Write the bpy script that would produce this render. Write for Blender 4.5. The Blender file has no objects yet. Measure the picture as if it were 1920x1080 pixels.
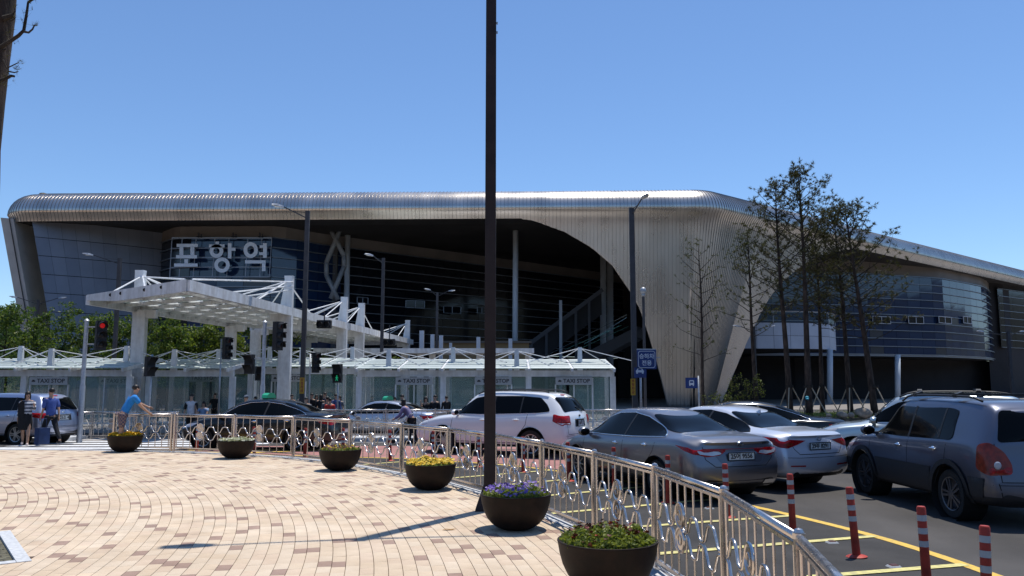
import bpy, bmesh, math, random
from mathutils import Vector, Matrix, noise
from mathutils.bvhtree import BVHTree
from mathutils.geometry import delaunay_2d_cdt
R = math.radians
S = bpy.context.scene
# ---------------------------------------------------------------- camera
F = 1500.0; EYE = 1.8
PITCH = math.atan((718-540)/F)
cd = bpy.data.cameras.new('camera'); cam = bpy.data.objects.new('camera', cd); S.collection.objects.link(cam)
cd.sensor_width = 36; cd.lens = F/1920*36; cd.clip_start = .1; cd.clip_end = 3000
cam.location = (0,0,EYE); cam.rotation_euler = (math.pi/2+PITCH, 0, 0); S.camera = cam
# ---------------------------------------------------------------- light
SUN_EL, SUN_AZ = R(74), R(32.9)          # azimuth clockwise from +Y
W = bpy.data.worlds.new('World'); S.world = W; W.use_nodes = True
nt = W.node_tree; bg = nt.nodes['Background']
sk = nt.nodes.new('ShaderNodeTexSky'); sk.sky_type = 'NISHITA'; sk.sun_disc = False
sk.sun_elevation = SUN_EL; sk.sun_rotation = SUN_AZ; sk.air_density = 1.0; sk.dust_density = 0; sk.ozone_density = 8.5; sk.altitude = 400
nt.links.new(sk.outputs[0], bg.inputs[0]); bg.inputs[1].default_value = .15; sk.air_density = 1.05
sd = bpy.data.lights.new('sun','SUN'); sd.energy = 4.8; sd.angle = R(.5); sd.color = (1,.955,.88)
so = bpy.data.objects.new('sun', sd); S.collection.objects.link(so)
sdir = Vector((math.sin(SUN_AZ)*math.cos(SUN_EL), math.cos(SUN_AZ)*math.cos(SUN_EL), math.sin(SUN_EL)))
so.rotation_euler = sdir.to_track_quat('Z','Y').to_euler(); so.location = (0,0,40)
S.view_settings.view_transform = 'Standard'; S.view_settings.look = 'None'; S.view_settings.exposure = 0; S.view_settings.gamma = 1
try: S.view_settings.use_curve_mapping = False
except Exception: pass
S.render.engine = 'CYCLES'
S.cycles.max_bounces = 8; S.cycles.caustics_reflective = False; S.cycles.caustics_refractive = False
# ---------------------------------------------------------------- projection helpers (pixels of the 1920 x 1080 photograph)
cosP, sinP = math.cos(PITCH), math.sin(PITCH)
def ray(u, v):
    a, b = (u-960)/F, (540-v)/F
    return Vector((a, cosP-b*sinP, sinP+b*cosP))
def P(u, v, Y):
    d = ray(u, v); t = Y/d.y
    return Vector((d.x*t, Y, EYE+d.z*t))
def G(u, v, z=0):
    d = ray(u, v); t = (z-EYE)/d.z
    return Vector((d.x*t, d.y*t, z))
def proj(p):
    q = Vector(p)-Vector((0,0,EYE)); f = q.y*cosP+q.z*sinP; up = -q.y*sinP+q.z*cosP
    return 960+F*q.x/f, 540-F*up/f
def roadz(y): return -.14-.28*min(1, max(0, (y-24)/10))
# ---------------------------------------------------------------- materials
MATS = {}
def mat(name, col, rough=.6, metal=0, noise_s=0, noise_a=.12, bump=0, bump_s=40, spec=.5, coat=0, emit=None, trans=0, ior=1.45, alpha=1, col2=None, detail=4, stretch=None, dirt=None):
    if name in MATS: return MATS[name]
    m = bpy.data.materials.new(name); m.use_nodes = True; n = m.node_tree.nodes; l = m.node_tree.links; b = n['Principled BSDF']
    c = (*col, 1) if len(col) == 3 else col
    b.inputs['Base Color'].default_value = c; b.inputs['Roughness'].default_value = rough; b.inputs['Metallic'].default_value = metal
    b.inputs['Specular IOR Level'].default_value = spec; b.inputs['Coat Weight'].default_value = coat; b.inputs['Coat Roughness'].default_value = .03
    b.inputs['Transmission Weight'].default_value = trans; b.inputs['IOR'].default_value = ior; b.inputs['Alpha'].default_value = alpha
    if emit: b.inputs['Emission Color'].default_value = (*emit[0], 1); b.inputs['Emission Strength'].default_value = emit[1]
    if noise_s or bump:
        tc = n.new('ShaderNodeTexCoord'); mp = n.new('ShaderNodeMapping'); l.new(tc.outputs['Object'], mp.inputs[0])
        if stretch: mp.inputs['Scale'].default_value = stretch
    if noise_s:
        nz = n.new('ShaderNodeTexNoise'); nz.inputs['Scale'].default_value = noise_s; nz.inputs['Detail'].default_value = detail; l.new(mp.outputs[0], nz.inputs['Vector'])
        mx = n.new('ShaderNodeMixRGB'); c2 = col2 or tuple(x*(1-2*noise_a) for x in col)
        mx.inputs[1].default_value = (*c2, 1); mx.inputs[2].default_value = tuple(min(1, x*(1+noise_a)) for x in c[:3])+(1,)
        rp = n.new('ShaderNodeValToRGB'); rp.color_ramp.elements[0].position = .3; rp.color_ramp.elements[1].position = .7
        l.new(nz.outputs[0], rp.inputs[0]); l.new(rp.outputs[0], mx.inputs[0]); l.new(mx.outputs[0], b.inputs['Base Color'])
        mr = n.new('ShaderNodeMapRange'); mr.inputs[3].default_value = max(0, rough-.06); mr.inputs[4].default_value = min(1, rough+.08)
        l.new(nz.outputs[0], mr.inputs[0]); l.new(mr.outputs[0], b.inputs['Roughness'])
    if dirt:
        ge = n.new('ShaderNodeNewGeometry'); m2 = n.new('ShaderNodeMapping'); l.new(ge.outputs['Position'], m2.inputs[0]); m2.inputs['Scale'].default_value = dirt[3] if len(dirt) > 3 else (1,1,1)
        n2 = n.new('ShaderNodeTexNoise'); n2.inputs['Scale'].default_value = dirt[0]; n2.inputs['Detail'].default_value = 7; n2.inputs['Roughness'].default_value = .62; l.new(m2.outputs[0], n2.inputs['Vector'])
        r2 = n.new('ShaderNodeValToRGB'); r2.color_ramp.elements[0].position = .38; r2.color_ramp.elements[1].position = .62; a_ = dirt[1]; t_ = dirt[2] if len(dirt) > 2 and dirt[2] else (1,1,1)
        r2.color_ramp.elements[0].color = tuple((1-a_)*x for x in t_)+(1,); r2.color_ramp.elements[1].color = (1,1,1,1); l.new(n2.outputs[0], r2.inputs[0])
        mm = n.new('ShaderNodeMixRGB'); mm.blend_type = 'MULTIPLY'; mm.inputs[0].default_value = 1
        if noise_s: l.new(mx.outputs[0], mm.inputs[1])
        else: mm.inputs[1].default_value = c
        l.new(r2.outputs[0], mm.inputs[2]); l.new(mm.outputs[0], b.inputs['Base Color'])
    if bump:
        nb = n.new('ShaderNodeTexNoise'); nb.inputs['Scale'].default_value = bump_s; nb.inputs['Detail'].default_value = 5; l.new(mp.outputs[0], nb.inputs['Vector'])
        bp = n.new('ShaderNodeBump'); bp.inputs['Strength'].default_value = bump; bp.inputs['Distance'].default_value = .02
        l.new(nb.outputs[0], bp.inputs['Height']); l.new(bp.outputs[0], b.inputs['Normal'])
    MATS[name] = m; return m
def leafmat(name, col, col2, rough=.55, tl=.35, scale=3, tc=None):
    m = mat(name, col, rough, noise_s=scale, col2=col2, spec=.3, detail=2)
    n = m.node_tree.nodes; l = m.node_tree.links; b = n['Principled BSDF']; o = n['Material Output']
    t = n.new('ShaderNodeBsdfTranslucent'); t.inputs[0].default_value = ((*tc, 1) if tc else (col[0]*1.2, col[1]*1.3, col[2]*.6, 1))
    mx = n.new('ShaderNodeMixShader'); mx.inputs[0].default_value = tl
    l.new(b.outputs[0], mx.inputs[1]); l.new(t.outputs[0], mx.inputs[2]); l.new(mx.outputs[0], o.inputs[0]); return m
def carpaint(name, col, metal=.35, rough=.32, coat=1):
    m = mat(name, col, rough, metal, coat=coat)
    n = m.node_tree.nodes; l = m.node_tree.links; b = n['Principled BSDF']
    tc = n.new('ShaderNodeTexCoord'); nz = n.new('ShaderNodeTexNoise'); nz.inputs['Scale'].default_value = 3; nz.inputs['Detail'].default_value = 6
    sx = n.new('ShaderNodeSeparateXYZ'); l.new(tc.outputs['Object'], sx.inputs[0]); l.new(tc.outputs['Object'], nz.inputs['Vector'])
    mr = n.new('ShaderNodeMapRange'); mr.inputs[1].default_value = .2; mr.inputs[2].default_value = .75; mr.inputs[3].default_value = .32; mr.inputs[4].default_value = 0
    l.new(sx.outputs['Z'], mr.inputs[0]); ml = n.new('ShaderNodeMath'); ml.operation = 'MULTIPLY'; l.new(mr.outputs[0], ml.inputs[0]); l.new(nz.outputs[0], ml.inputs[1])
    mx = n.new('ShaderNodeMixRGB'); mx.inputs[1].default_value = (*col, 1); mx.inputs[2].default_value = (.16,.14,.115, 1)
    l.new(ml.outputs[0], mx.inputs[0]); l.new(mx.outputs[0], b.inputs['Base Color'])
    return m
M = dict(
 asphalt = mat('asphalt', (.078,.072,.068), .85, noise_s=.7, noise_a=.14, bump=.5, bump_s=120, detail=9, dirt=(.45,.38,(1,.98,.97),(1,.35,1))),
 asphalt_dark = mat('asphalt_dark', (.05,.047,.045), .85, noise_s=1.3, noise_a=.2, bump=.5, bump_s=120, detail=9, dirt=(.9,.3)),
 pink = mat('pink_coating', (.36,.17,.15), .85, noise_s=2, noise_a=.12, bump=.3, bump_s=150, detail=8),
 kerb = mat('granite_kerb', (.55,.56,.57), .7, noise_s=25, noise_a=.12, bump=.2, bump_s=90),
 paint_y = mat('yellow_road_paint', (.72,.46,.06), .7, noise_s=14, col2=(.5,.34,.09), detail=8),
 paint_py = mat('pale_yellow_road_paint', (.66,.58,.2), .7, noise_s=14, col2=(.42,.38,.18), detail=8),
 paint_w = mat('white_road_paint', (.78,.78,.78), .7, noise_s=10, col2=(.5,.5,.5), detail=8),
 conc = mat('pavement_concrete', (.36,.34,.32), .85, noise_s=1.5, noise_a=.12, bump=.3, detail=8),
 sandbase = mat('paver_joint_sand', (.47,.34,.24), .95, noise_s=30, noise_a=.15),
 steel = mat('polished_steel', (.66,.61,.57), .27, 1, noise_s=14, noise_a=.05),  # warm tint puts the plaza's reflection into the steel colour
 steel_m = mat('brushed_steel', (.5,.51,.53), .4, .9),
 pole = mat('brown_pole_paint', (.028,.019,.018), .5, spec=.3, noise_s=6, noise_a=.15),
 pole_grey = mat('dark_grey_pole_paint', (.045,.045,.052), .5, noise_s=5, noise_a=.15),
 galv = mat('galvanised_steel', (.42,.44,.47), .5, .6, noise_s=12, noise_a=.1),
 white = mat('white_paint_steel', (.78,.80,.83), .45, noise_s=3, noise_a=.05, detail=8, dirt=(2.2,.16,(1,.98,.95),(1,1,.15))),
 whitedirt = mat('weathered_white_steel', (.78,.79,.80), .55, noise_s=5, noise_a=.06, detail=8, dirt=(2.2,.25,(1,.97,.93),(1,1,.15))),
 bowl = mat('brown_planter_resin', (.011,.0065,.005), .6, spec=.25, noise_s=9, noise_a=.25, bump=.12, bump_s=60, dirt=(5,-.45,(1,.9,.8),(1,1,.3))),
 soil = mat('potting_soil', (.06,.045,.03), .95, noise_s=60, noise_a=.4),
 orange = mat('orange_red_rubber', (.40,.038,.02), .55, noise_s=8, noise_a=.2),
 refl = mat('grey_reflective_tape', (.45,.46,.47), .35, noise_s=9, noise_a=.1),
 black = mat('black_plastic', (.012,.012,.013), .5),
 rubber = mat('tyre_rubber', (.014,.014,.014), .8, noise_s=30, noise_a=.3),
 rim = mat('alloy_rim', (.45,.46,.48), .3, .9),
 darkrim = mat('dark_alloy_rim', (.16,.16,.17), .35, .8),
 carglass = mat('tinted_car_glass', (.003,.004,.005), .06, 0, spec=.13),
 red = mat('red_lamp_lens', (.40,.004,.006), .2, spec=.3, coat=.25, noise_s=30, noise_a=.3),
 amber = mat('amber_lamp_lens', (.26,.025,.008), .2, spec=.3, coat=.3, noise_s=14, noise_a=.25),
 clear = mat('clear_lamp_lens', (.55,.55,.58), .12, .2, coat=.9),
 chrome = mat('chrome_trim', (.8,.8,.82), .12, 1),
 plate = mat('plate_white', (.62,.64,.62), .5), plate_g = mat('plate_ink', (.02,.025,.03), .6),
 seam = mat('panel_gap', (.006,.006,.006), .8),
)
# ---------------------------------------------------------------- mesh builder
class MB:
    def __init__(s): s.v = []; s.f = []; s.m = []; s.mi = 0
    def add(s, vs, fs):
        o = len(s.v); s.v += [tuple(v) for v in vs]; s.f += [tuple(i+o for i in f) for f in fs]; s.m += [s.mi]*len(fs); return s
    def box(s, c, sz, rz=0, rot=None, taper=1, bev=0):
        x, y, z = (a/2 for a in sz); c = Vector(c)
        rt = rot if rot is not None else Matrix.Rotation(rz, 3, 'Z')
        vs = [c+rt@Vector((sx*x*(taper if sz_ > 0 else 1), sy*y*(taper if sz_ > 0 else 1), sz_*z)) for sz_ in (-1,1) for sx, sy in ((-1,-1),(1,-1),(1,1),(-1,1))]
        return s.add(vs, [(3,2,1,0),(4,5,6,7),(0,1,5,4),(1,2,6,5),(2,3,7,6),(3,0,4,7)])
    def bar(s, a, b, w, h, up=(0,0,1)):
        a, b = Vector(a), Vector(b); d = (b-a); L = d.length; d.normalize(); u = Vector(up)
        if abs(d.dot(u)) > .98: u = Vector((1,0,0))
        r = d.cross(u).normalized(); u = r.cross(d)
        rt = Matrix((r, d, u)).transposed()
        return s.box((a+b)/2, (w, L, h), rot=rt)
    def tube(s, pts, r, n=8, caps=True, closed=False):
        pts = [Vector(p) for p in pts]; rs = r if isinstance(r, (list, tuple)) else [r]*len(pts); N = len(pts)
        vs = []; fs = []; u = None
        for i, p in enumerate(pts):
            if closed: d = pts[(i+1)%N]-pts[i-1]
            else: d = pts[min(i+1, N-1)]-pts[max(i-1, 0)]
            if d.length < 1e-9: d = Vector((0,0,1))
            d.normalize()
            if u is None: u = d.orthogonal().normalized() if abs(d.z) < .9 else d.cross(Vector((1,0,0))).normalized()
            u = (u-d*u.dot(d)); u = u.normalized() if u.length > 1e-6 else d.orthogonal().normalized()
            w = d.cross(u)
            for k in range(n):
                a = 2*math.pi*k/n; vs.append(p+(u*math.cos(a)+w*math.sin(a))*rs[i])
        for i in range(N if closed else N-1):
            for k in range(n):
                j = (i+1)%N; fs.append((i*n+k, i*n+(k+1)%n, j*n+(k+1)%n, j*n+k))
        if caps and not closed: fs += [tuple(range(n-1, -1, -1)), tuple((N-1)*n+k for k in range(n))]
        return s.add(vs, fs)
    def lathe(s, prof, c=(0,0,0), n=24, axis='Z', rt=None, caps=True):
        c = Vector(c); vs = []; fs = []
        for r, z in prof:
            for k in range(n):
                a = 2*math.pi*k/n; p = Vector((r*math.cos(a), r*math.sin(a), z))
                if axis == 'Y': p = Vector((p.x, p.z, -p.y))
                if axis == 'X': p = Vector((p.z, p.x, p.y))
                if rt is not None: p = rt@p
                vs.append(c+p)
        for i in range(len(prof)-1):
            for k in range(n): fs.append((i*n+k, i*n+(k+1)%n, (i+1)*n+(k+1)%n, (i+1)*n+k))
        if caps:
            if prof[0][0] > 1e-4: fs.append(tuple(range(n-1, -1, -1)))
            if prof[-1][0] > 1e-4: fs.append(tuple((len(prof)-1)*n+k for k in range(n)))
        return s.add(vs, fs)
    def ell(s, c, r, n=12, m=8, rt=None):
        c = Vector(c); vs = []; fs = []
        for i in range(m+1):
            t = math.pi*i/m
            for k in range(n):
                a = 2*math.pi*k/n; p = Vector((r[0]*math.sin(t)*math.cos(a), r[1]*math.sin(t)*math.sin(a), -r[2]*math.cos(t)))
                vs.append(c+(rt@p if rt is not None else p))
        for i in range(m):
            for k in range(n): fs.append((i*n+k, i*n+(k+1)%n, (i+1)*n+(k+1)%n, (i+1)*n+k))
        return s.add(vs, fs)
    def prism(s, poly, f0, f1):
        """poly of 2D points; f0, f1 map (a,b) to the two faces"""
        n = len(poly); vs = [f0(*p) for p in poly]+[f1(*p) for p in poly]
        return s.add(vs, [tuple(range(n-1,-1,-1)), tuple(range(n, 2*n))]+[(i, (i+1)%n, n+(i+1)%n, n+i) for i in range(n)])
    def strip(s, A, B):
        n = len(A); return s.add(list(A)+list(B), [(i, i+1, n+i+1, n+i) for i in range(n-1)])
    def mesh(s, name, mats, smooth=None):
        me = bpy.data.meshes.new(name); me.from_pydata(s.v, [], s.f)
        for m in (mats if isinstance(mats, (list, tuple)) else [mats]): me.materials.append(m)
        if max(s.m, default=0) > 0: me.polygons.foreach_set('material_index', s.m)
        if smooth is not None:
            me.polygons.foreach_set('use_smooth', [True]*len(me.polygons))
            me.update(); me.validate()
            if smooth < 3: me.set_sharp_from_angle(angle=smooth)
        me.update(); return me
    def build(s, name, mats, parent=None, smooth=None, **kw):
        return link(name, s.mesh(name, mats, smooth), parent, **kw)
def link(name, me, parent=None, loc=None, rz=None, **kw):
    o = bpy.data.objects.new(name, me); S.collection.objects.link(o)
    if parent is not None: o.parent = parent
    if loc is not None: o.location = loc
    if rz is not None: o.rotation_euler.z = rz
    for k, v in kw.items(): o[k] = v
    return o
def thing(name, label, cat, loc=(0,0,0), rz=0, group=None):
    o = bpy.data.objects.new(name, None); S.collection.objects.link(o); o.empty_display_size = .2
    o.location = loc; o.rotation_euler = (0,0,rz); o['label'] = label; o['category'] = cat
    if group: o['group'] = group
    return o
def struct(o): o['kind'] = 'structure'; return o
KIDS = {}
def dup(root, loc, rz=None, label=None, scale=None, group=None):
    kids = {}
    for o in S.collection.objects:
        if o.parent: kids.setdefault(o.parent, []).append(o)
    def cpy(o, par):
        c = o.copy(); S.collection.objects.link(c); c.parent = par
        for k in kids.get(o, []): cpy(k, c)
        return c
    r = cpy(root, None); r.location = loc
    if rz is not None: r.rotation_euler.z = rz
    if label: r['label'] = label
    if group: r['group'] = group
    if scale: r.scale = scale if hasattr(scale, '__len__') else (scale,)*3
    return r
def text_mesh(txt, size, extrude=.002, bold=0, spacing=1):
    cu = bpy.data.curves.new('t', 'FONT'); cu.body = txt; cu.size = size; cu.align_x = 'CENTER'; cu.align_y = 'CENTER'; cu.extrude = extrude; cu.offset = bold; cu.space_character = spacing; cu.resolution_u = 3
    o = bpy.data.objects.new('t', cu); S.collection.objects.link(o); dg = bpy.context.evaluated_depsgraph_get()
    me = bpy.data.meshes.new_from_object(o.evaluated_get(dg)); bpy.data.objects.remove(o); return me
def put_text(name, txt, size, m, parent, loc, rot, **k):
    me = text_mesh(txt, size, **k); me.materials.clear(); me.materials.append(m)
    o = link(name, me, parent); o.location = loc; o.rotation_euler = rot; return o
def pw(table, x):
    """smooth (monotone-ish hermite) interpolation of a table of (x, value)"""
    n = len(table)
    if x <= table[0][0]: return table[0][1]
    if x >= table[-1][0]: return table[-1][1]
    for i in range(n-1):
        x0, y0 = table[i]; x1, y1 = table[i+1]
        if x <= x1:
            h = x1-x0; d = (y1-y0)/h
            dl = (y0-table[i-1][1])/(x0-table[i-1][0]) if i > 0 else d
            dr = (table[i+2][1]-y1)/(table[i+2][0]-x1) if i < n-2 else d
            m0 = 0 if dl*d <= 0 else 2*dl*d/(dl+d); m1 = 0 if dr*d <= 0 else 2*dr*d/(dr+d)
            t = (x-x0)/h; return (2*t**3-3*t*t+1)*y0+(t**3-2*t*t+t)*h*m0+(-2*t**3+3*t*t)*y1+(t**3-t*t)*h*m1
def lin(table, x):
    if x <= table[0][0]: return table[0][1]
    for (a, b), (c, d) in zip(table, table[1:]):
        if x <= c: return b+(d-b)*(x-a)/(c-a)
    return table[-1][1]
def cat(pts, n):
    """Catmull-Rom through 2D/3D points, resampled evenly to n points"""
    pts = [Vector(p) for p in pts]; q = [pts[0]*2-pts[1]]+pts+[pts[-1]*2-pts[-2]]; out = []
    for i in range(1, len(q)-2):
        for k in range(40):
            t = k/40; a, b, c, d = q[i-1:i+3]
            out.append(.5*((2*b)+(c-a)*t+(2*a-5*b+4*c-d)*t*t+(3*b-a-3*c+d)*t**3))
    out.append(pts[-1]); return resample(out, n)
def resample(out, n):
    L = [0]
    for a, b in zip(out, out[1:]): L.append(L[-1]+(b-a).length)
    res = []; j = 0
    for k in range(n):
        s = L[-1]*k/(n-1)
        while j < len(L)-2 and L[j+1] < s: j += 1
        t = (s-L[j])/max(1e-9, L[j+1]-L[j]); res.append(out[j].lerp(out[j+1], t))
    return res
rnd = random.Random(7)
# ================================================================ GROUND, ROAD, PLAZA
# fence line in plan (plaza edge)
FL = [(-15,22.1),(-12,22.0),(-8.9,21.4),(-7.1,20.75),(-5.3,19.7),(-3.6,18.1),(-2.2,16.25),(-1.15,14.75),(-.28,13.1),(.42,11.4),(.98,9.68),(1.4,8.0),(1.62,6.27),(1.55,4.45),(1.25,2.7),(.8,.9),(.2,-1)]
fence_pts = [Vector(p) for p in FL]
edge = cat([(-60,22.4),(-30,22.3),(-20,22.1)]+FL+[(-1,-4),(-4,-9),(-10,-16),(-30,-40)], 260)
# base ground everywhere
mb = MB(); mb.add([(-900,-400,-.62),(900,-400,-.62),(900,1500,-.62),(-900,1500,-.62)], [(0,1,2,3)])
struct(mb.build('ground', M['conc']))
# road sheet
mb = MB(); ys = [-40,-10,0,6,12,18,24,26.5,29,31.5,34,40,66]; xs = [-120,-60,-30,0,30,60,120]
g = [[(x, y, roadz(y)) for x in xs] for y in ys]; vs = [p for r in g for p in r]; n = len(xs)
mb.add(vs, [(j*n+i, j*n+i+1, (j+1)*n+i+1, (j+1)*n+i) for j in range(len(ys)-1) for i in range(n-1)])
struct(mb.build('road', M['asphalt'], smooth=4))
# plaza base slab with kerb
mb = MB(); e = [Vector((p.x, p.y, 0)) for p in edge]
def offs(pts, d):
    out = []
    for i, p in enumerate(pts):
        t = pts[min(i+1, len(pts)-1)]-pts[max(i-1, 0)]; nrm = Vector((-t.y, t.x)).normalized()   # to the left of travel = road side (far)
        out.append(Vector((p.x+nrm.x*d, p.y+nrm.y*d)))
    return out
inner = offs(edge, -.12); outer = offs(edge, .09)
K = len(edge)
vs = [(p.x, p.y, -.03) for p in inner]+[(-200, p.y-60 if p.y < 0 else p.y, -.03) for p in inner]
poly = [(p.x, p.y, -.03) for p in inner]+[(-30,-200,-.03),(-300,-200,-.03),(-300,22.4,-.03)]
mb.add(poly, [tuple(range(len(poly)-1, -1, -1))])
struct(mb.build('plaza', M['sandbase']))
# kerb stones, 1 m long blocks, parts of the kerb
kerb = thing('kerb', 'pale granite kerb that edges the curved plaza under the railing', 'kerb')
del kerb['label'], kerb['category']; kerb['kind'] = 'structure'
step = 1.0; acc = 0; seg = [inner[0]]; sego = [outer[0]]; cnt = 0
for i in range(1, K):
    seg.append(inner[i]); sego.append(outer[i])
    if (inner[i]-seg[0]).length > step or i == K-1:
        a, b, c, d = seg[0], seg[-1], sego[-1], sego[0]
        if abs(a.x) < 24 and a.y > -2:
            dd = (b-a).normalized()*.008; b2 = b-dd; c2 = c-dd
            z = .012+rnd.uniform(-.003,.003)
            mb = MB(); mb.add([(a.x,a.y,-.3),(b2.x,b2.y,-.3),(c2.x,c2.y,-.3),(d.x,d.y,-.3),(a.x,a.y,z),(b2.x,b2.y,z),(c2.x,c2.y,z),(d.x,d.y,z)],
               [(4,7,6,5),(0,1,5,4),(1,2,6,5),(2,3,7,6),(3,0,4,7)])
            # keep winding outward
            o = mb.build('kerb_stone', M['kerb'], kerb); cnt += 1
        seg = [inner[i]]; sego = [outer[i]]
# pavers: concentric courses of circle centre CC
CC = Vector((-21.5, 4.6)); CW, CL = .138, .245
from bisect import bisect_left
ed_y = [(p.x, p.y) for p in inner]
def inside(x, y):
    # ray crossing with plaza polygon
    c = False; n = len(poly); j = n-1
    for i in range(n):
        xi, yi = poly[i][0], poly[i][1]; xj, yj = poly[j][0], poly[j][1]
        if (yi > y) != (yj > y) and x < (xj-xi)*(y-yi)/(yj-yi)+xi: c = not c
        j = i
    return c
pm = [mat('paver_peach', (.63,.50,.36), .8, noise_s=3, noise_a=.08, bump=.25, bump_s=45, detail=8, dirt=(1.1,.13,(1,.97,.93))),
      mat('paver_cream', (.65,.53,.395), .8, noise_s=3, noise_a=.08, bump=.25, bump_s=45, detail=8, dirt=(1.1,.13,(1,.97,.93))),
      mat('paver_rose', (.62,.485,.355), .8, noise_s=3, noise_a=.08, bump=.25, bump_s=45, detail=8, dirt=(1.1,.13,(1,.97,.93))),
      mat('paver_brown', (.36,.245,.19), .8, noise_s=4, noise_a=.12, bump=.25, bump_s=45, detail=8, dirt=(1.1,.13,(1,.97,.93)))]
pitc = [Vector((-5.62,7.1)), Vector((-7.4,7.1))]
PIT = (0, -4.88, 0, 8.4)     # square tree pit x0 x1 y0 y1 (left edge of the picture)
PA = -53
def in_pit(x, y): 
    # pit rotated a little
    q = Vector((x-PIT[1], y-PIT[3])); a = R(PA); qx = q.x*math.cos(a)+q.y*math.sin(a); qy = -q.x*math.sin(a)+q.y*math.cos(a)
    return -2.0 < qx < -.11 and -1.88 < qy < -.11
rest = [MB() for _ in pm]; near = []
rp = random.Random(3); r0 = 9.0; nc = int((26.5-r0)/CW)
for ci in range(nc):
    ra = r0+ci*CW; rb = ra+CW-.006; off = rp.random()*CL; a0, a1 = R(-35), R(80)
    nb = int((a1-a0)*ra/CL); last = 0
    for k in range(nb):
        th0 = a0+(k*CL+off)/ra; th1 = th0+(CL-.0012)/ra; tm = (th0+th1)/2; x = CC.x+ra*math.cos(tm); y = CC.y+ra*math.sin(tm)
        last += 1
        if y < 3.2 or y > 22.3 or abs(x) > .64*y+3.0: continue
        if not inside(x, y) or in_pit(x, y): continue
        m = 3 if (last > 3 and rp.random() < .11) else rp.choice((0,0,1,1,2)); 
        if m == 3: last = 0
        dz = rp.uniform(-.0008,.0008); tl = rp.uniform(-.0005,.0005)
        c = [(CC.x+r*math.cos(t), CC.y+r*math.sin(t)) for r, t in ((ra,th0),(rb,th0),(rb,th1),(ra,th1))]
        near.append((x*x+y*y, m, c, dz, tl))
def visible(c):
    u, v = proj((c[0][0], c[0][1], 0)); return -20 < u < 1940 and v < 1085
near.sort(key=lambda q: (0 if visible(q[2]) and q[0] > 30 else 1, q[0]))
plaza_o = bpy.data.objects['plaza']
for i, (d, m, c, dz, tl) in enumerate(near):
    vs = [(x, y, -.03) for x, y in c]+[(x, y, dz+(tl if j % 2 else -tl)) for j, (x, y) in enumerate(c)]
    fs = [(4,5,6,7),(0,1,5,4),(1,2,6,5),(2,3,7,6),(3,0,4,7)]
    if i < 300:
        cx, cy = c[0]; q = MB(); q.add([(a-cx, b-cy, z) for a, b, z in vs], fs); q.build('paving_brick', pm[m], plaza_o, loc=(cx, cy, 0))
    else: rest[m].add(vs, fs)
q = MB()
for i, r_ in enumerate(rest): q.mi = i; q.add(r_.v, r_.f)
q.build('brick_paving', pm, plaza_o, kind='stuff')
# tree pit at the left edge
a = R(PA); ca, sa = math.cos(a), math.sin(a)
def pt(qx, qy, z): return (PIT[1]+qx*ca-qy*sa, PIT[3]+qx*sa+qy*ca, z)
pit = thing('tree_pit', 'square tree pit with granite border in the brick plaza, bottom left', 'tree pit')
q = MB(); q.add([pt(-2,-1.8,-.02),pt(-.1,-1.8,-.02),pt(-.1,-.1,-.02),pt(-2,-.1,-.02)], [(0,1,2,3)]); q.build('soil', mat('pit_gravel', (.13,.12,.08), .95, noise_s=18, noise_a=.35, bump=.8, bump_s=60), pit)
for (x0,y0,x1,y1) in ((-2.1,-.13,-.0,0),(-.13,-1.85,0,-.135),(-2.1,-1.99,0,-1.855)):
    q = MB(); q.add([pt(x0,y0,-.05),pt(x1,y0,-.05),pt(x1,y1,-.05),pt(x0,y1,-.05),pt(x0,y0,.008),pt(x1,y0,.008),pt(x1,y1,.008),pt(x0,y1,.008)],
      [(4,5,6,7),(0,1,5,4),(1,2,6,5),(2,3,7,6),(3,0,4,7)]); q.build('border_stone', M['kerb'], pit)
q = MB(); rg = random.Random(5)
for i in range(500):
    x, y = rg.uniform(-1.95,-.15), rg.uniform(-1.75,-.15); r_ = rg.uniform(.006,.016); p = pt(x,y,-.018)
    q.ell(p, (r_,r_*rg.uniform(.6,1),r_*.6), 5, 3)
q.build('gravel', mat('gravel_stones', (.2,.17,.13), .9, noise_s=9, noise_a=.4), pit, kind='stuff')

# ---- road markings, sheets 4 mm above the road
def ribbon(name, pts, w, m, dz=.004, ys=True):
    pts = [Vector(p) for p in pts]; A = []; B = []
    # subdivide
    q = []
    for a, b in zip(pts, pts[1:]):
        k = max(1, int((b-a).length/.8)); q += [a.lerp(b, i/k) for i in range(k)]
    q.append(pts[-1])
    for i, p in enumerate(q):
        t = q[min(i+1, len(q)-1)]-q[max(i-1, 0)]; nn = Vector((-t.y, t.x)).normalized()*w/2
        A.append((p.x+nn.x, p.y+nn.y, roadz(p.y+nn.y)+dz)); B.append((p.x-nn.x, p.y-nn.y, roadz(p.y-nn.y)+dz))
    mb = MB(); mb.strip(B, A); return struct(mb.build(name, m))
bold = cat([(-9.5,22.4),(-7.5,22.1),(-5.5,21.75),(-3.98,21.31),(-2.48,20.8),(-.25,19.4),(.95,18.1),(2.6,15.6),(3.79,12.95),(4.6,10.5),(4.88,8.38),(4.9,5.8),(4.7,3.5),(4.2,1)], 90)
bay = MB(); fe = [p for p in cat(FL, 120)]
k0 = [p for p in fe if p.x > -9.6]; fo = offs(fe, .1)
A = [(p.x, p.y, roadz(p.y)+.004) for p in resample([q for q in fo if q.x > -9.6 or q.y < 15], 90)]; B = [(p.x, p.y, roadz(p.y)+.004) for p in bold]
bay.strip(A, B); struct(bay.build('bay_asphalt', M['asphalt_dark']))
ribbon('yellow_edge_line', bold, .14, M['paint_y'], .009)
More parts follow.
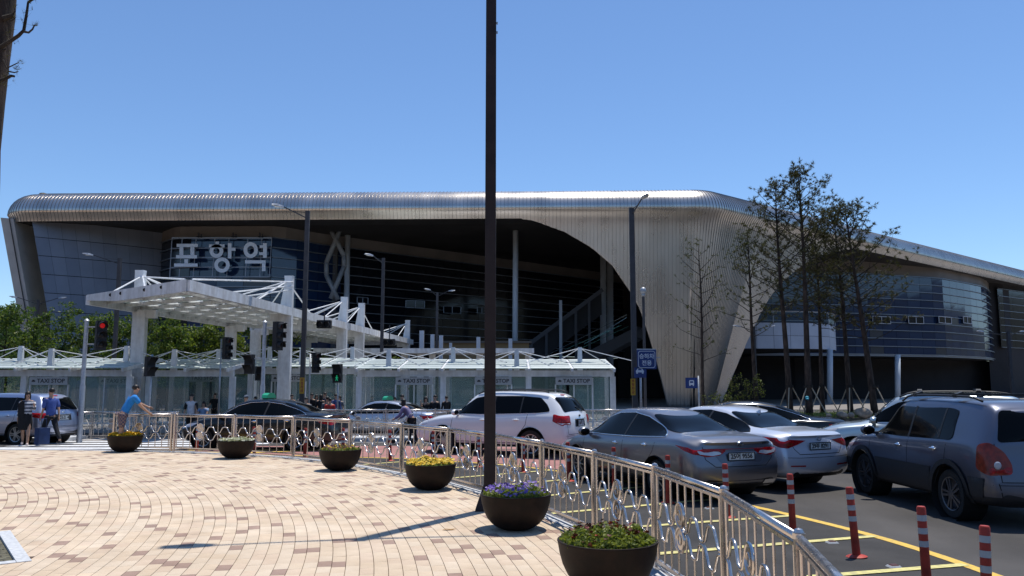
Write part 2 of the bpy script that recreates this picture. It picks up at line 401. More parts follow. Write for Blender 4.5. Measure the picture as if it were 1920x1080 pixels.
for a, b in (((1.7,5.9),(4.85,6.9)),((1.62,7.9),(4.85,8.85)),((1.4,9.3),(4.6,10.45)),((1.0,10.85),(4.15,12.05)),((.55,12.2),(3.3,13.65)),((.1,13.8),(2.7,15.45)),((-.55,15.3),(1.9,17.0)),((-1.35,16.6),(.9,18.2)),((-2.5,17.9),(-.3,19.4)),((-3.7,19.3),(-2.1,20.6)),((-5.3,20.7),(-4.0,21.3))):
    ribbon('pale_yellow_line', (a, b), .12, M['paint_py'], .013)
# pink coated lane
mb = MB(); A = [(-9,22.5),(-7.5,22.2),(-5.5,21.9),(-3.95,21.5),(-2.46,21.0),(-.25,19.7),(1.3,18.2),(2.3,19.4)]; B = [(-9,25.8),(-7.5,25.8),(-5.5,25.8),(-3.95,25.8),(-2.46,25.6),(-.25,25.3),(1.5,24.6),(2.9,23.8)]
for x, (P1, P2) in enumerate(zip(A, B)): pass
lerp2 = lambda a, b, t: (a[0]+(b[0]-a[0])*t, a[1]+(b[1]-a[1])*t)
rows = []
for j in range(7):
    rows.append([(*lerp2(a, b, j/6), roadz(lerp2(a, b, j/6)[1])+.004) for a, b in zip(A, B)])
n = len(A); mb.add([p for r_ in rows for p in r_], [(j*n+i, j*n+i+1, (j+1)*n+i+1, (j+1)*n+i) for j in range(6) for i in range(n-1)])
struct(mb.build('pink_lane', M['pink']))
# zebra crossing
for i in range(4):
    y = 24.1+i*1.5; mb = MB(); z = roadz(y)+.004; z2 = roadz(y+.8)+.004
    mb.add([(-16.0,y,z),(-8.2,y,z),(-8.2,y+.8,z2),(-16.0,y+.8,z2)], [(0,1,2,3)]); struct(mb.build('crosswalk_stripe', M['paint_w']))
ribbon('yellow_edge_line', [(-40,23.05),(-26,23.05),(-16.2,23.0)], .3, M['paint_y'], .009)
for a, b in (((-9.0,22.35),(-6.6,23.9)),((-8.0,22.25),(-5.4,23.7)),((-9.3,23.4),(-8.2,24.4))): ribbon('yellow_chevron', (a, b), .32, M['paint_y'], .013)
ribbon('yellow_edge_line', [(-10.2,22.35),(-8.4,22.1)], .25, M['paint_y'], .013)
# lane line white further
ribbon('white_lane_line', [(-8,28.3),(14,28.3),(30,27)], .14, M['paint_w'], .009)
ribbon('white_lane_line', [(7.9,6),(8.0,12)], .12, M['paint_w'], .009)
# median island
for x0, x1 in ((-17.4,-15.9),(-8.4,6.2)):
    mb = MB(); z = roadz(29.6)
    mb.box(((x0+x1)/2, 29.7, z+.0), (x1-x0, 1.5, .3)); o = struct(mb.build('median_kerb', M['kerb']))
mb = MB(); mb.box((-12.1,29.9,roadz(29.9)-.09),(7.5,1.3,.26)); struct(mb.build('median_kerb', M['conc']))
# taxi platform and pavement in front of the station
mb = MB(); mb.box((-10,45.5,-.41),(60,18.4,.22)); struct(mb.build('taxi_platform', M['conc']))
mb = MB(); mb.box((30,95,-.45),(240,58,.18)); struct(mb.build('forecourt', mat('forecourt_paving', (.22,.20,.18), .85, noise_s=1, noise_a=.1, bump=.2)))  # paving colour darkened for the shade at the station's foot
# ================================================================ RAILING of the plaza
fp = cat(FL, 400)
# walk the curve from the first visible post at (-8.9,21.2) with 1.8 m steps
start = min(range(len(fp)), key=lambda i: (fp[i]-Vector((-8.9,21.4))).length)
posts = [Vector(p) for p in FL[2:16]]
def rail_parts(root, posts, mt, lead=None, nb=8, detail=True, zf=lambda p: 0, H=.97):
    L = list(posts)
    for i, p in enumerate(L):
        z0 = zf(p); a = L[max(i-1,0)]; b = L[min(i+1, len(L)-1)]; ang = math.atan2((b-a).y, (b-a).x)
        mb = MB(); mb.box((p.x, p.y, z0+.47), (.05,.05,.98), ang); mb.box((p.x,p.y,z0+.003),(.12,.12,.012),ang)
        mb.ell((p.x, p.y, z0+1.0), (.03,.03,.022), 8, 4); mb.lathe([(.036,0),(.036,.03)], (p.x,p.y,z0+.965), 8); po = mb.build('post', mt, root)
    for i, (p, q) in enumerate(zip(L, L[1:])):
        zp, zq = zf(p), zf(q); d = (q-p); Ln = d.length; t = d/Ln; n_ = Vector((-t.y, t.x))
        def at(s, z, o=0): return (p.x+t.x*s+n_.x*o, p.y+t.y*s+n_.y*o, zp+(zq-zp)*s/Ln+z)
        mb = MB(); mb.tube([at(.0,H), at(Ln,H)], .024, 10); mb.build('top_rail', mt, root, smooth=4)
        mb = MB(); mb.bar(at(.03,.92), at(Ln-.03,.92), .022, .022); mb.build('upper_rail', mt, root)
        mb = MB(); mb.bar(at(.03,.105), at(Ln-.03,.105), .03, .03); mb.bar(at(.03,.045), at(Ln-.03,.045), .022, .022); mb.build('bottom_rail', mt, root)
        Pw = (Ln-.15)/(nb/2)
        def wz(s, zc):
            f = ((s-.075)/Pw+.25) % 1.0; h = f % .5; q_ = math.sqrt(max(0, 1-((h-.25)/.25)**2)); return zc+(-1 if f < .5 else 1)*(1 if zc > .5 else -1)*.08*q_**.9
        ss = [.075+(Ln-.15)*k/(nb) for k in range(nb+1)]
        for k, s in enumerate(ss):
            nn_ = 8 if detail else 6
            if k in (0, nb): mb = MB(); mb.tube([at(s,.1), at(s,.92)], .014, nn_, caps=False); mb.build('baluster', mt, root, smooth=4); continue
            for za, zb in ((wz(s,.59), .92), (.1, wz(s,.405))): mb = MB(); mb.tube([at(s,za), at(s,zb)], .0105, nn_, caps=False); mb.build('baluster', mt, root, smooth=4)
        for zc in (.59, .405):
            ps = []; K_ = 48 if detail else 24
            for k in range(K_+1):
                s = .075+(Ln-.15)*k/K_
                ps.append(at(s, wz(s, zc), -.004))
            mb = MB(); mb.tube(ps, .013, 8 if detail else 5); mb.build('wave_pipe', mt, root, smooth=4)
        rt = Matrix.Rotation(math.atan2(t.y, t.x), 3, 'Z')
        for zc in (.64, .43):
            c = at(.075+(Ln-.15)*(.5-.5/nb if (nb//2) % 2 == 0 else .5), zc, -.02); mb = MB(); mb.lathe([(.001,-.006),(.085,-.006),(.09,0),(.085,.006),(.001,.006)], c, 20, 'Y', rt=rt, caps=False)
            k = 24; mb.tube([Vector(c)+rt@Vector((.105*math.cos(2*math.pi*j/k), 0, .105*math.sin(2*math.pi*j/k))) for j in range(k)], .013, 6, closed=True)
            mb.tube([Vector(c)+rt@Vector((.045*math.cos(2*math.pi*j/14), -.008, .045*math.sin(2*math.pi*j/14))) for j in range(14)], .004, 4, closed=True)
            mb.build('medallion', mt, root, smooth=R(40))
rail = thing('railing', 'polished steel railing with wave pipes and round medallions curving along the plaza edge', 'railing', group='wave railings')
rail_parts(rail, posts, M['steel'])
lead = [Vector((-11.6,21.7)), Vector((-9.95,21.45)), Vector((-8.9,21.2))]
mbl = thing('railing', 'short steel railing end section beside the crossing, behind the yellow flower planter', 'railing', group='wave railings')
rail_parts(mbl, [Vector((-10.7,21.8)), Vector((-9.0,21.44))], M['steel'])
med = thing('railing', 'steel railing on the median in front of the silver taxi', 'railing', group='wave railings')
rail_parts(med, [Vector((-8.2+1.8*i, 29.5)) for i in range(9)], M['steel'], nb=8, detail=False, zf=lambda p: roadz(29.6)+.15)
med2 = thing('railing', 'steel railing on the far kerb behind the boy in the blue shirt', 'railing', group='wave railings')
rail_parts(med2, [Vector((-17.3+1.6*i, 30.3)) for i in range(4)], M['steel'], nb=8, detail=False, zf=lambda p: roadz(29.6)+.04)
# ================================================================ PLANTERS
leafg = leafmat('pansy_leaf', (.24,.27,.06), (.09,.12,.025), .5, .3, 9)
def petalmat(n, c, c2): return mat(n, c, .6, noise_s=40, col2=c2, detail=2)
FLW = dict(yellow=[petalmat('yellow_petal', (.75,.5,.02), (.5,.3,.01)), petalmat('lemon_petal', (.8,.62,.08), (.6,.4,.02))],
  white=[petalmat('white_petal', (.75,.75,.62), (.5,.5,.35)), petalmat('cream_petal', (.6,.62,.35), (.4,.42,.2))],
  red=[petalmat('maroon_petal', (.12,.01,.012), (.04,.005,.006)), petalmat('red_petal', (.35,.03,.015), (.12,.01,.01))],
  mixed=[petalmat('maroon_petal', (.12,.01,.012), (.04,.005,.006)), petalmat('yellow_petal', (.75,.5,.02), (.5,.3,.01))],
  purple=[petalmat('violet_petal', (.16,.09,.42), (.07,.03,.2)), petalmat('lilac_petal', (.4,.3,.6), (.2,.12,.4))])
bowl_me = None
def planter(x, y, kind, label, seed, nl, nf, hmax, fs=.02, sparse=1, r=.42):
    global bowl_me
    t = thing('planter', label, 'planter', (x, y, 0), seed, 'bowl planters along the railing')
    if bowl_me is None:
        mb = MB(); mb.lathe([(.0,.0),(.13,.0),(.175,.008),(.225,.03),(.29,.085),(.345,.16),(.385,.26),(.41,.37),(.425,.475),(.43,.485),(.428,.497),(.415,.5),(.402,.497),(.398,.44),(.39,.42)], (0,0,0), 48)
        bowl_me = mb.mesh('bowl', M['bowl'], R(50))
    link('bowl', bowl_me, t)
    mb = MB(); n = 20; mb.add([(0,0,.45)]+[(.398*math.cos(2*math.pi*k/n), .398*math.sin(2*math.pi*k/n), .43) for k in range(n)], [(0,1+k,1+(k+1)%n) for k in range(n)]); mb.build('soil', M['soil'], t)
    q = random.Random(seed); mb = MB(); clumps = [(q.uniform(0,.36)**.5*.6*1.0, q.uniform(0,6.283)) for _ in range(60)]
    pos = []
    for i in range(nl):
        rr = .385*math.sqrt(q.random()); th = q.uniform(0, 6.283); hh = hmax*(1-.45*(rr/.4)**2)*(.65+.6*noise.noise(Vector((rr*math.cos(th)*7, rr*math.sin(th)*7, seed))))
        z = .44+hh*q.random()**.8; l_ = q.uniform(.022,.045); w = l_*.45
        d = Vector((q.gauss(0,1), q.gauss(0,1), q.gauss(.5,.7))).normalized(); s_ = d.orthogonal().normalized(); s_.rotate(Matrix.Rotation(q.uniform(0,6.28), 3, d))
        p = Vector((rr*math.cos(th)*1.03, rr*math.sin(th)*1.03, z)); up = d.cross(s_)*.2
        mb.add([p, p+d*l_*.5+s_*w+up*l_*.4, p+d*l_, p+d*l_*.5-s_*w+up*l_*.4], [(0,1,2,3)])
        if i % 9 == 0: mb.tube([(p.x*.95,p.y*.95,.43),(p.x,p.y,z)], .0022, 3, caps=False)
    mb.build('foliage', leafg, t, kind='stuff')
    mb = MB()
    for i in range(nf):
        rr = .37*math.sqrt(q.random()); th = q.uniform(0, 6.283); hh = hmax*(1-.4*(rr/.4)**2)*(.75+.6*noise.noise(Vector((rr*math.cos(th)*7, rr*math.sin(th)*7, seed))))
        p = Vector((rr*math.cos(th)*1.05, rr*math.sin(th)*1.05, .44+hh+q.uniform(0,.025))); nrm = Vector((q.gauss(-.1,.45), q.gauss(-.5,.45), .7)).normalized()
        a = nrm.orthogonal().normalized(); b = nrm.cross(a); mb.mi = 0 if q.random() < .68 else 1; r_ = fs*q.uniform(.75,1.2)
        for k in range(5):
            an = 2*math.pi*k/5+q.uniform(-.2,.2); d1 = a*math.cos(an)+b*math.sin(an); d2 = a*math.cos(an+.55)+b*math.sin(an+.55); d0 = a*math.cos(an-.55)+b*math.sin(an-.55)
            mb.add([p, p+d0*r_*.85+nrm*.002*k, p+d1*r_*1.15+nrm*.004, p+d2*r_*.85], [(0,1,2,3)])
    mb.build('blossoms', FLW[kind], t, kind='stuff'); t.scale = (1.035,1.035,.86); return t
def at_rim(u, v): g = G(u, v, .43); return g.x, g.y
for (u, v, kind, lab, nl, nf, h, fs) in (
  (235,816,'yellow','dark bowl planter of bright yellow pansies, farthest left beside the crossing',1500,620,.15,.026),
  (443,825,'white','dark bowl planter filled with small white flowers',1200,750,.11,.024),
  (638,842,'mixed','dark bowl planter of maroon and yellow flowers between the white and yellow ones',1700,130,.17,.022),
  (807,869,'yellow','dark bowl planter of yellow pansies in front of the railing, third nearest',1900,420,.17,.024),
  (967,925,'purple','dark bowl planter of purple and lilac pansies beside the tall brown pole',2600,150,.21,.022),
  (1139,1011,'red','largest nearest dark bowl planter with sparse maroon and red pansies',4200,85,.24,.022)):
    x, y = at_rim(u, v); planter(x, y, kind, lab, int(u) % 97, nl, nf, h, fs)
# ================================================================ BOLLARDS
def bollard_root(loc, label):
    t = thing('bollard', label, 'bollard', loc, 0, 'orange lane bollards')
    mb = MB(); mb.lathe([(.11,0),(.115,.008),(.09,.02),(.05,.03)], n=16); mb.build('base', M['orange'], t, smooth=R(50))
    mb = MB(); mb.lathe([(.045,.02),(.042,.3),(.041,.75),(.034,.765),(.0,.768)], n=16); mb.build('tube', M['orange'], t, smooth=R(50))
    for z in (.42,.54,.66):
        mb = MB(); mb.lathe([(.0435,z-.028),(.0435,z+.028)], n=16, caps=False); mb.build('reflective_band', M['refl'], t, smooth=4)
    return t
bl = [((3.88,6.8),'nearest orange bollard with grey bands at the right bottom edge'),((3.93,7.85),'orange bollard with grey bands, second from the right'),
 ((3.86,9.25),'orange bollard standing whole between the two nearest pale yellow bay lines'),((3.62,10.6),'orange bollard just left of the diagonal yellow line'),((3.12,11.9),'orange bollard in front of the grey sedan right rear bumper'),
 ((2.54,13.3),'orange bollard in front of the grey sedan rear wheel'),((1.87,14.9),'orange bollard in front of the grey sedan front door'),((1.13,16.2),'orange bollard at the grey sedan front bumper'),
 ((.25,17.8),'orange bollard right of the tall brown pole, near the white off roader wheel'),((-.76,18.9),'orange bollard just left of the tall brown pole'),((-1.93,19.9),'orange bollard behind the railing in front of the white off roader nose'),((-3.05,20.4),'orange bollard behind the railing between two planters'),
 ((-4.4,21.2),'orange bollard behind the railing below the black taxi rear'),((-5.4,21.2),'orange bollard under the black taxi tail, left of the maroon planter'),((-6.9,21.8),'orange bollard behind the railing right of the white flower planter'),((-8.65,22.3),'orange bollard leftmost, behind the railing near the crossing')]
b0 = None
for (x, y), lab in bl:
    z = roadz(y)+.004
    if b0 is None: b0 = bollard_root((x,y,z), lab); b0.rotation_euler = (0,R(2),0)
    else:
        o = dup(b0, (x,y,z), rnd.uniform(0,6), lab); o.rotation_euler = (R(rnd.uniform(-2,2)), R(rnd.uniform(-3,1)), 0)
# road studs
for i, (u, v, lab) in enumerate(((1560,1017,'square reflective road stud beside the second pale yellow line'),(1676,1062,'square reflective road stud between the two nearest bollards'),(1330,953,'small road stud beyond the railing, left of the diagonal yellow line'))):
    g = G(u, v, -.13); t = thing('road_stud', lab, 'road stud', (g.x, g.y, roadz(g.y)+.005), .1, 'road studs')
    mb = MB(); mb.box((0,0,.008),(.13,.11,.016),taper=.8); mb.build('body', M['refl'], t)
    mb = MB(); mb.box((0,0,.022),(.085,.07,.012),taper=.7); mb.build('lens', mat('stud_lens',(.1,.04,.03),.4), t)
# ================================================================ STREET LAMPS
def lamp(x, y, z0, H, w, arms, label, m, sticker=False, boot=False, group='street lamps', head=.55, rise=.45):
    t = thing('street_lamp', label, 'street lamp', (x, y, z0), 0, group)
    mb = MB(); mb.box((0,0,H/2),(w,w,H),taper=.92); mb.build('pole', m, t)
    mb = MB(); mb.box((0,0,.012),(w*2.4,w*2.4,.024))
    if boot: mb.add([(-.2,-.2,.02),(.2,-.2,.02),(.2,.2,.02),(-.2,.2,.02),(-w*.55,-w*.55,.34),(w*.55,-w*.55,.34),(w*.55,w*.55,.34),(-w*.55,w*.55,.34)], [(0,1,5,4),(1,2,6,5),(2,3,7,6),(3,0,4,7),(4,5,6,7)])
    mb.build('base', m, t)
    for (ax, ay) in arms:
        d = Vector((ax, ay)); L = d.length; d.normalize()
        mb = MB(); mb.bar((0,0,H-.35),(ax,ay,H-.35+rise),.045,.045); mb.bar((0,0,H-.08),(ax*.6,ay*.6,H-.35+rise*.62),.018,.018); mb.build('arm', m, t)
        e = Vector((ax,ay,H-.35+rise)); e2 = e+Vector((d.x,d.y,.12)).normalized()*head
        hm = MB(); r_ = d.to_3d().cross(Vector((0,0,1)))*.15; dn = Vector((0,0,-.05)); up = Vector((0,0,.06)); m1 = e.lerp(e2,.45)
        hm.add([e-r_*.5+dn,e+r_*.5+dn,m1+r_+dn,e2+r_*.6+dn*.5,e2-r_*.6+dn*.5,m1-r_+dn, e-r_*.4+up*.5,e+r_*.4+up*.5,m1+r_*.75+up,e2+r_*.4+up*.4,e2-r_*.4+up*.4,m1-r_*.75+up],
          [(5,4,3,2,1,0),(6,7,8,9,10,11),(0,1,7,6),(1,2,8,7),(2,3,9,8),(3,4,10,9),(4,5,11,10),(5,0,6,11)])
        ho = hm.build('lamp_head', M['galv'], t)
        c = m1.lerp(e2,.15)+Vector((0,0,-.056)); gm = MB(); gm.box(c,(.2,.2,.02),math.atan2(d.y,d.x)); gm.build('lens', mat('lamp_lens',(.7,.7,.68),.2), ho)
    return t
lp = lamp(-.32, 11.75, 0, 9.3, .165, [(-1.55,-.28),(1.55,.28)], 'tall brown square lamp pole in the middle of the picture, running out of the top', M['pole'], boot=True)
for z in (7.15,7.3,1.96): mb = MB(); mb.box((.09,0,z),(.02,.03,.03)); mb.build('bolt', M['galv'], lp)
def lamp_uv(u, vtop, Y, H, w, arms, label, **k):
    x = (u-960)/F*Y*1.0; g = P(u, vtop, Y); z0 = roadz(Y); return lamp(g.x, Y, z0, g.z-z0, w, arms, label, M['pole_grey'], **k)
L1 = lamp_uv(577, 396, 37, 10, .2, [(-1.0,-.5)], 'dark lamp post rising above the black taxi with a yellow sign on it')
L2 = lamp_uv(1184, 390, 37, 10, .24, [(.35,-1.0)], 'thick dark lamp post with yellow notice beside the blue drop off sign', rise=.6)
L3 = lamp_uv(719, 484, 50, 10, .2, [(-.6,-.4)], 'slimmer dark lamp post right of the white canopy masts')
L4 = lamp_uv(820, 548, 66, 10, .2, [(-.55,-.4),(.9,.3)], 'small two armed lamp post in front of the station void', rise=.5)
L5 = lamp_uv(225, 484, 46, 10, .2, [(-1.3,-.5)], 'dark lamp post before the grey panelled station wall')
L6 = lamp_uv(72, 562, 60, 10, .2, [(-1.4,-.3),(1.4,.2)], 'two armed lamp post at the far left among the trees', rise=.5)
L7 = lamp_uv(1413, 612, 55, 6, .2, [(-.9,0),(.9,0)], 'low flat two armed lamp post at the foot of the ribbed cone', rise=.35)
L8 = lamp_uv(1890, 622, 62, 6, .2, [(-1.9,0),(.9,0)], 'two armed lamp post in front of the dark right end of the station', rise=.36)
t = thing('street_lamp', 'slim dark post topped by a round globe beside the ribbed cone', 'street lamp', (*P(1206,545,44).xy, roadz(44)), 0, 'street lamps')
hz = P(1206,545,44).z-roadz(44)
mb = MB(); mb.tube([(0,0,0),(0,0,hz-.3)],.075,10); mb.build('pole', M['pole_grey'], t); mb = MB(); mb.ell((0,0,hz),(.17,.17,.2)); mb.lathe([(.09,hz-.32),(.09,hz-.16)]); mb.build('globe', M['galv'], t, smooth=4)
ylw = mat('yellow_notice',(.55,.32,.03),.6,noise_s=5,noise_a=.1); redm = mat('notice_ink',(.25,.03,.03),.6)
for L, u, v0, v1, lab in ((L2,1187,710,741,''),(L1,566,708,738,'')):
    a = P(u, v0, 36.8); b = P(u, v1, 36.8); t = thing('notice_board', 'narrow yellow notice on the '+('thick dark post beside the blue signs' if u > 1000 else 'dark lamp post above the black taxi'), 'sign', (a.x, 36.85, b.z))
    h = a.z-b.z; mb = MB(); mb.box((0,0,h/2),(.21,.03,h)); mb.build('panel', ylw, t)
    for k in range(4): put_text('lettering', '주정차금지'[k], .15, redm, t, (0,-.018,h*(.84-.22*k)), (math.pi/2,0,0), bold=.004)
# ================================================================ STATION
GZ = -.42
bt = thing('station', 'long grey metal clad railway station with sweeping ribbed roof and cone shaped leg', 'station', (0,0,0))
def metal_shell():
    m = mat('roof_metal', (.66,.605,.54), .27, .95, noise_s=.5, noise_a=.1, detail=9, stretch=(1,1,.35)); return m
shell_m = metal_shell()
dark_m = mat('soffit_panel', (.045,.04,.037), .65, noise_s=.4, noise_a=.2)  # soffit colour set near black to carry the deep shade underneath
bulk_m = mat('beige_bulkhead', (.20,.175,.155), .7, noise_s=.4, noise_a=.1)
# plan path of the roof front edge
ZT, ZF = 19.72, 17.55
lead_ = [Vector((-45.9,110)), Vector((-45.9,76.3))]
def arc(c, r, a0, a1, n): return [Vector((c[0]+r*math.cos(R(a0+(a1-a0)*i/n)), c[1]+r*math.sin(R(a0+(a1-a0)*i/n)))) for i in range(n+1)]
d1 = Vector((61,-3.2)).normalized(); d2 = Vector((57,48)).normalized()
path = [Vector((-48.2,110)), Vector((-48.2,78))]+arc((-45.1,76.0), 3.1, 180, 267, 8)
cornerC = Vector((16.7,76.0)); cr = 4.9
path += arc(cornerC, cr, 267, 310, 10)
end = path[-1]; path += [end+d2*s for s in (20,50,90,115)]
tot = resample(path, 1290)
# cumulative position of the corner
i_c = min(range(1290), key=lambda i: (tot[i]-Vector((16.4,71.1))).length)     # where the turn starts
stepL = (tot[1]-tot[0]).length
pix_front = [(900,405),(935,405),(1000,413),(1060,435),(1110,465),(1150,500),(1180,545),(1200,580),(1215,625),(1227,665),(1240,712),(1254,770)]
pix_right = [(1374,770),(1388,700),(1410,610),(1440,560),(1475,520),(1515,490),(1570,470),(1640,462),(1920,525),(2300,610)]
def base_pt(i):
    """plan position at ground level of the rib whose top stands at tot[i]"""
    p = tot[i]; s = (i-i_c)*stepL
    if s < 0: return p+Vector((0,1.9))
    q = Vector((13.9,71.9)); 
    # compressed arc round the cone foot
    L = s*.33; 
    if L < 3.4: a = R(-88+L/3.2*57); c0 = Vector((16.0,76.2)); return c0+Vector((math.cos(a),math.sin(a)))*3.2
    a = R(-88+3.4/3.2*57); c0 = Vector((16.0,76.2)); return c0+Vector((math.cos(a),math.sin(a)))*3.2+d2*(L-3.4)
NF = 44
rows = []; lows = []; fps = []
for i in range(1290):
    p = tot[i]; a = tot[max(i-1,0)]; b = tot[min(i+1,1289)]; t = (b-a).normalized(); nin = Vector((-t.y, t.x))   # inward = left of travel
    col = []
    # roof top from far inside to nose
    for o, z in ((16,ZT+.25),(9,ZT+.18),(5,ZT+.1),(3.2,ZT+.02)): col.append((p.x+nin.x*o, p.y+nin.y*o, z))
    for k in range(9):
        a_ = math.pi/2*k/8; o = 2.5-2.5*math.sin(a_); z = ZF+(ZT-ZF)*math.cos(a_); col.append((p.x+nin.x*o, p.y+nin.y*o, z))
    # face below
    B = base_pt(i); low = None; face = []
    def fpnt(z, p=p, B=B, nin=nin):
        w = (ZF-z)/(ZF-GZ); w2 = w*1.0
        q = p.lerp(B, w2**.92); o = .38*(1-math.exp(-(ZF-z)/.6))
        return (q.x+nin.x*o, q.y+nin.y*o, z)
    zl = 16.75
    u0, v0 = proj((p.x, p.y, 17))
    if p.x < -45.2 and p.y > 73.6: zl = 15.95
    elif u0 > 905:
        z = 16.75; zl = 16.75
        while z > GZ-.05:
            q = fpnt(z); u, v = proj(q)
            if (i < i_c+2 and v > lin(pix_front, u)) : break
            if i >= i_c+2 and v > lin(pix_right, u): break
            z -= .05
        zl = z if z < 16.7 else 16.75
    if u0 > 1640 and i > i_c: zl = 16.75
    lows.append(zl); rows.append(col); fps.append(fpnt)
for _ in range(3):
    l2 = lows[:]
    for i in range(i_c+6, 1284): l2[i] = sum(lows[i-4:i+5])/9
    lows = l2
for i in range(1290):
    for k in range(1, NF+1): rows[i].append(fps[i](ZF+(lows[i]-ZF)*k/NF))
nr = len(rows[0])
# smooth the low boundary on the right overhang
mb = MB(); vs = [q for r_ in rows for q in r_]
mb.add(vs, [(i*nr+j, i*nr+j+1, (i+1)*nr+j+1, (i+1)*nr+j) for i in range(1289) for j in range(nr-1)])
me = mb.mesh('roof_shell', [shell_m, dark_m], 4)
o = link('roof_shell', me, bt); md = o.modifiers.new('s','SOLIDIFY'); md.thickness = .3; md.offset = -1; md.material_offset = 1; md.material_offset_rim = 0; md.use_rim = True
# standing seams: ribs every ~0.34 m along the path as real raised fins
mb = MB()
for i in range(2, 1288):
    if i % 2: continue
    c = rows[i]; a = tot[i-1]; b = tot[i+1]; t = (b-a).normalized(); nn = Vector((t.y, -t.x, 0)); t3 = Vector((t.x, t.y, 0))*.013
    A = []; B_ = []; C = []
    for j in range(2, nr, 1 if 3 < j < 14 else 1) if False else range(2, nr):
        if j > 14 and (j-14) % 4 and j != nr-1: continue
        q = Vector(c[j]); up = Vector((0,0,1)) if j < 5 else (nn*math.sin(min(1,(j-4)/8)*math.pi/2)+Vector((0,0,1))*math.cos(min(1,(j-4)/8)*math.pi/2))
        A.append(q-t3+up*.0); B_.append(q+up*(.05 if i < i_c+60 else .022)); C.append(q+t3)
    n = len(A); mb.add(A+B_+C, [(k, k+1, n+k+1, n+k) for k in range(n-1)]+[(n+k, n+k+1, 2*n+k+1, 2*n+k) for k in range(n-1)])
mb.build('standing_seams', mat('seam_metal', (.30,.28,.265), .35, .9), bt, kind='stuff')
# roof deck behind
mb = MB(); ins = [r_[0] for r_ in rows[::12]]; ins = ins+[(100,170,ZT+.25),(-45,170,ZT+.25)]
mb.add(ins, [tuple(range(len(ins)))]); mb.build('roof_deck', shell_m, bt)
# soffit following lower edge, rising slightly
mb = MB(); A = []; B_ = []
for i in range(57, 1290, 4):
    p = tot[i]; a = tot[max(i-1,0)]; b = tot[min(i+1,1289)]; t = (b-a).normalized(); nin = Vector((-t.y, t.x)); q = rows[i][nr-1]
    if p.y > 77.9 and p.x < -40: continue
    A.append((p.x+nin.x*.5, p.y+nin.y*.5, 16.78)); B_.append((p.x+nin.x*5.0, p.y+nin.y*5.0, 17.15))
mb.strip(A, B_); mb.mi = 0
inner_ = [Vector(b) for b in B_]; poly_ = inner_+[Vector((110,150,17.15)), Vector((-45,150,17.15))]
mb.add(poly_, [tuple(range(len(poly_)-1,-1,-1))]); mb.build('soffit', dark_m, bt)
# left end pilaster and end wall
pil_m = mat('pilaster_metal', (.46,.42,.38), .55, .2, noise_s=.6, noise_a=.1)
a0, a1 = P(1,408,73.4), P(25,410,73.4); b0_, b1_ = P(66,765,74.2), P(88,765,74.2)
mb = MB(); dy = Vector((0,38,0))
mb.add([b0_,b1_,b1_+dy,b0_+dy,a0,a1,a1+dy,a0+dy], [(0,1,5,4),(1,2,6,5),(2,3,7,6),(3,0,4,7),(4,5,6,7)]); mb.build('end_pilaster', pil_m, bt)
mb = MB(); a2, b2 = a1+Vector((-.35,-.06,0)), b1_+Vector((-.35,-.06,0)); mb.bar(b2, a2, .08, .06); mb.build('pilaster_groove', dark_m, bt)
# left wing wall of grey panels, leaning like the pilaster
wall_m = [mat('grey_wall_panel', (.22,.235,.275), .45, .15, noise_s=.5, noise_a=.06), mat('grey_wall_panel_b', (.20,.215,.255), .45, .15, noise_s=.5, noise_a=.06)]
wl = [Vector((-45.0,73.6)), Vector((-40.4,76.9)), Vector((-37.4,79.4)), Vector((-35.7,81.0))]
wp = cat(wl, 11)
def wpt(k, f):
    p = wp[k]; base = Vector(P(88,765,73.6).xy)-Vector(P(27,430,73.6).xy); off = base*(1-f)*(1-k/13); z = GZ+f*(17.1-GZ)
    return Vector((p.x+off.x, p.y, z))
mb = MB(); nz_ = 10
vs = [wpt(k, j/nz_)+Vector((.05,.07,0)) for k in range(11) for j in range(nz_+1)]
mb.add(vs, [(k*11+j, (k+1)*11+j, (k+1)*11+j+1, k*11+j+1) for k in range(10) for j in range(10)]); ww = mb.build('wing_wall', M['seam'], bt)
for k in range(10):
    for j in range(nz_):
        if j == 0: pass
        g_ = .018; gz = .03
        q = [wpt(k,(j+.0)/nz_).lerp(wpt(k+1,(j+.0)/nz_),g_)+Vector((0,0,gz)), wpt(k,j/nz_).lerp(wpt(k+1,j/nz_),1-g_)+Vector((0,0,gz)), wpt(k,(j+1)/nz_).lerp(wpt(k+1,(j+1)/nz_),1-g_)-Vector((0,0,gz)), wpt(k,(j+1)/nz_).lerp(wpt(k+1,(j+1)/nz_),g_)-Vector((0,0,gz))]
        bk = [p+Vector((.03,.05,0)) for p in q]
        mb = MB(); mb.add(bk+q, [(4,5,6,7),(0,1,5,4),(1,2,6,5),(2,3,7,6),(3,0,4,7)]); mb.build('wall_panel', wall_m[rnd.random() < .4], ww)
